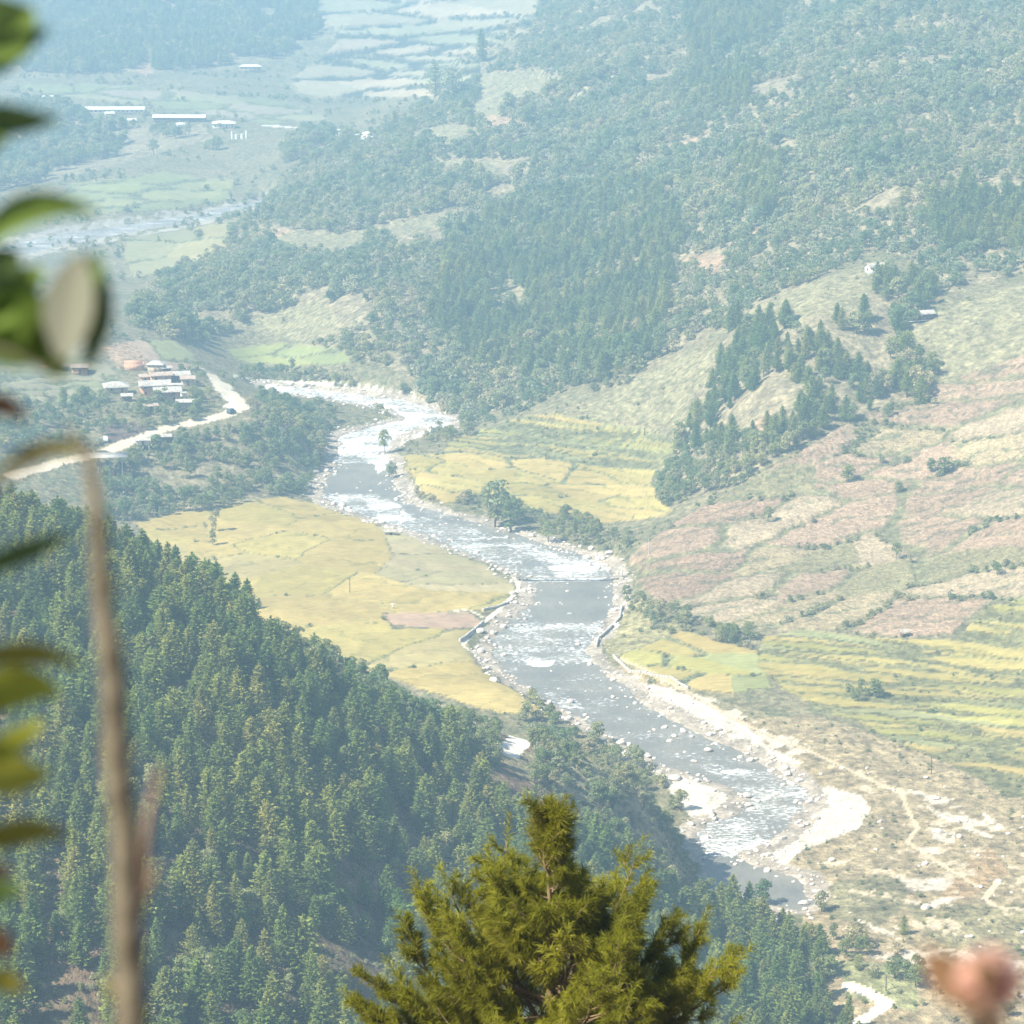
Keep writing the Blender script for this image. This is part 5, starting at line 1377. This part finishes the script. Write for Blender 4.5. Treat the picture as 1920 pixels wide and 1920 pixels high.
def leaf(pts, width, mat, dist, parent, tilt=0.5, name='leaf', round_=False):
    """a blade along three picture points, at a true distance, with a folded midrib"""
    c = [pix(a, b_, dist + k * .02) for k, (a, b_) in enumerate(pts)]
    inv = parent.matrix_world.inverted() if parent else Matrix()
    n_ = 10; vs = []; ws = width / F * dist
    view = (c[1] - Vector((0, 0, CAMZ))).normalized()
    for i in range(n_ + 1):
        t = i / n_
        p = c[0] * (1 - t) ** 2 + c[1] * 2 * t * (1 - t) + c[2] * t * t
        d = ((c[1] - c[0]) * (1 - t) + (c[2] - c[1]) * t).normalized()
        s = d.cross(view).normalized(); s = (s * math.cos(tilt) + view * math.sin(tilt)).normalized()
        nn = d.cross(s).normalized()
        prof = (math.sin(math.pi * min(1, t * .93 + .04)) ** (.5 if round_ else .8)) * (1 if round_ else (1.15 - .5 * t))
        hw = ws / 2 * prof / max(math.cos(tilt), .4)
        for u in (-1, -.5, 0, .5, 1): vs.append(p + s * hw * u + nn * (abs(u) * hw * .35 - .001))
    f = [(i * 5 + k, i * 5 + k + 1, (i + 1) * 5 + k + 1, (i + 1) * 5 + k) for i in range(n_) for k in range(4)]
    me = mesh_np(name, [tuple(v - parent.location) for v in vs], np.array(f), LM[mat], True)
    return link(name, me, parent)
base = Vector((-0.32, 1.62, ground(-.32, 1.62)))
base = Vector((-0.27, 1.32, ground(-.27, 1.32)))
shrub = empty('leafy_shrub', base, 0, 'out-of-focus shrub with green and yellow leaves and a bare stem, close to the camera', 'shrub')
def wtube(pts, rad, mat, parent, name, dist=SD_, seg=8):
    q = MB(); q.tube([tuple((pix(a, b_, dist) if not isinstance(a, Vector) else a) - parent.location) for a, b_ in pts], rad, seg)
    return link(name, q.mesh(name, mat, True), parent)
pxm = SD_ / F
M['stem'] = plain('shrub_stem', (0.15, 0.13, 0.095), .8, .65, 1.25, 40, bump=.5)
M['stem_red'] = plain('reddish_twig', (0.22, 0.16, 0.12), .8, .8, 1.2, 40)
wtube([(120, 800), (148, 822), (165, 855), (182, 960), (190, 1120), (212, 1265), (216, 1420), (234, 1565), (237, 1720), (246, 1900), (240, 2300), (200, 3200), (100, 4600)], [4*pxm, 6*pxm, 10*pxm, 15*pxm, 18*pxm, 23*pxm, 25*pxm, 26*pxm, 27*pxm, 30*pxm, 32*pxm, 36*pxm, 42*pxm], M['stem'], shrub, 'stem')
wtube([(-75, -250), (-70, 200), (-60, 600), (-62, 1000), (-50, 1400), (-55, 1900), (-20, 3000), (60, 4500)], [10*pxm, 14*pxm, 16*pxm, 18*pxm, 20*pxm, 22*pxm, 26*pxm, 34*pxm], M['stem'], shrub, 'stem')
wtube([(240, 1765), (262, 1700), (270, 1600), (280, 1520), (302, 1440)], [13*pxm, 11*pxm, 10*pxm, 9*pxm, 7*pxm], M['stem_red'], shrub, 'twig')
wtube([(265, 1690), (282, 1655), (298, 1618)], [8*pxm, 7*pxm, 5*pxm], M['stem_red'], shrub, 'twig')
for nx, ny, ex, ey in ((190, 1120, 214, 1085), (212, 1265, 188, 1240), (216, 1420, 246, 1395), (234, 1565, 206, 1545), (237, 1860, 200, 1830)):
    wtube([(nx, ny), ((nx+ex)/2, (ny+ey)/2), (ex, ey)], [24*pxm, 13*pxm, 4*pxm], M['stem'], shrub, 'twig_stub')
wtube([(135, 690), (90, 700), (20, 660), (-60, 640)], [3*pxm, 3*pxm, 4*pxm, 6*pxm], M['stem'], shrub, 'twig')
wtube([(160, 850), (100, 845), (30, 890), (-60, 960)], [4*pxm, 4*pxm, 5*pxm, 7*pxm], M['stem'], shrub, 'twig')
LV = [([(-60, 90), (10, 60), (62, 15)], 95, 'green', .3), ([(-40, 150), (20, 90), (95, 50)], 40, 'teal', .5), ([(-60, 215), (0, 235), (112, 222)], 46, 'dark', .3), ([(-60, 290), (-10, 260), (40, 200)], 40, 'green', .5),
      ([(-30, 460), (40, 355), (182, 398)], 46, 'green', .35), ([(-50, 540), (0, 500), (40, 470)], 60, 'dark', .3), ([(-40, 610), (20, 560), (80, 500)], 70, 'green', .5),
      ([(-70, 590), (40, 640), (135, 600)], 120, 'green', .3), ([(40, 560), (90, 620), (112, 712)], 80, 'green', .4), ([(168, 685), (195, 570), (178, 470)], 40, 'dark', .2),
      ([(-50, 770), (0, 740), (55, 790)], 34, 'brown', .4), ([(185, 855), (60, 800), (-30, 920)], 24, 'olive', .6), ([(-50, 1075), (40, 1040), (135, 1000)], 34, 'dark', .4),
      ([(-50, 1245), (50, 1205), (155, 1248)], 34, 'olive', .3), ([(-60, 1350), (20, 1255), (115, 1305)], 62, 'yellow', .3), ([(-50, 1430), (30, 1400), (82, 1345)], 38, 'yellow', .4),
      ([(-60, 1420), (0, 1470), (92, 1450)], 66, 'yellow', .3), ([(-60, 1600), (40, 1540), (132, 1568)], 40, 'olive', .3), ([(-40, 1660), (0, 1620), (25, 1640)], 26, 'brown', .3),
      ([(-50, 1690), (0, 1665), (45, 1672)], 34, 'green', .4), ([(-50, 1760), (0, 1750), (20, 1800)], 40, 'brown', .2), ([(-30, 1840), (10, 1830), (48, 1860)], 36, 'olive', .2),
      ([(200, 1835), (225, 1860), (282, 1905)], 34, 'olive', .4)]
for pts, w_l, mt, tl in LV: leaf(pts, w_l * 1.45, mt, SD_, shrub, tl)
leaf([(120, 672), (135, 560), (150, 474)], 105, 'pale', SD_ - .02, shrub, .5)
leaf([(150, 690), (225, 600), (180, 475)], 40, 'teal', SD_ + .02, shrub, .5)
leaf([(100, 660), (190, 590), (165, 476)], 80, 'pale', SD_ + .01, shrub, .7)
# blossom and brown leaves at the lower right
b2_ = pix(1900, 1850, 1.7); gz_ = ground(b2_.x, b2_.y)
BD_ = 1.15
b2_ = pix(1900, 1850, BD_); gz_ = ground(b2_.x, b2_.y)
fl = empty('blossom_twig', (b2_.x, b2_.y, gz_), 0, 'out-of-focus pink blossom with brown leaves on a low twig close to the camera', 'blossom')
wtube([(1846, 1850), (1880, 2000), (1930, 2500), (1950, 4300)], [6*pxm, 7*pxm, 9*pxm, 14*pxm], M['stem_red'], fl, 'stem', BD_)
for k in range(6):
    a = k * 6.283 / 6 + .3
    leaf([(1855 + 8 * math.cos(a), 1836 + 8 * math.sin(a)), (1855 + 40 * math.cos(a), 1836 + 38 * math.sin(a)), (1855 + 66 * math.cos(a), 1836 + 62 * math.sin(a))], 66, 'pink', BD_, fl, .2, 'petal', True)
q = MB(); cc = pix(1855, 1836, BD_ - .01) - fl.location
q.tube([tuple(cc + Vector((0, -.006, 0))), tuple(cc), tuple(cc + Vector((0, .02, 0)))], [.003, .006, .003], 8); link('flower_centre', q.mesh('flower_centre', LM['brown']), fl)
for pts, w_l in (([(1830, 1890), (1790, 1830), (1725, 1780)], 70), ([(1820, 1900), (1800, 1850), (1770, 1800)], 50), ([(1850, 1880), (1860, 1920), (1830, 1990)], 60)):
    leaf(pts, w_l * 1.3, 'brown', BD_ + .02, fl, .3)
#@@END
# ------------------------------------------------------------------ haze
hz, nt, b, out = mat_new('haze_air')
nt.nodes.remove(b)
pv = N(nt, 'ShaderNodeVolumePrincipled')
pv.inputs['Color'].default_value = (*HAZE_COLOR, 1); pv.inputs['Density'].default_value = HAZE_DENSITY; pv.inputs['Anisotropy'].default_value = 0.0
nt.links.new(pv.outputs[0], out.inputs['Volume'])
mb = MB(); zt = max(float(GZ.max()) + 14, 256.0); zb = min(float(GZ.min()), -2) - 1.5
mb.box((0, 2400, (zt + zb) / 2), (13600, 5400, zt - zb))
o = link('haze', mb.mesh('haze', hz)); o['kind'] = 'stuff'
print('ground z', GZ.min(), GZ.max(), 'zones', len(ZNAMES))
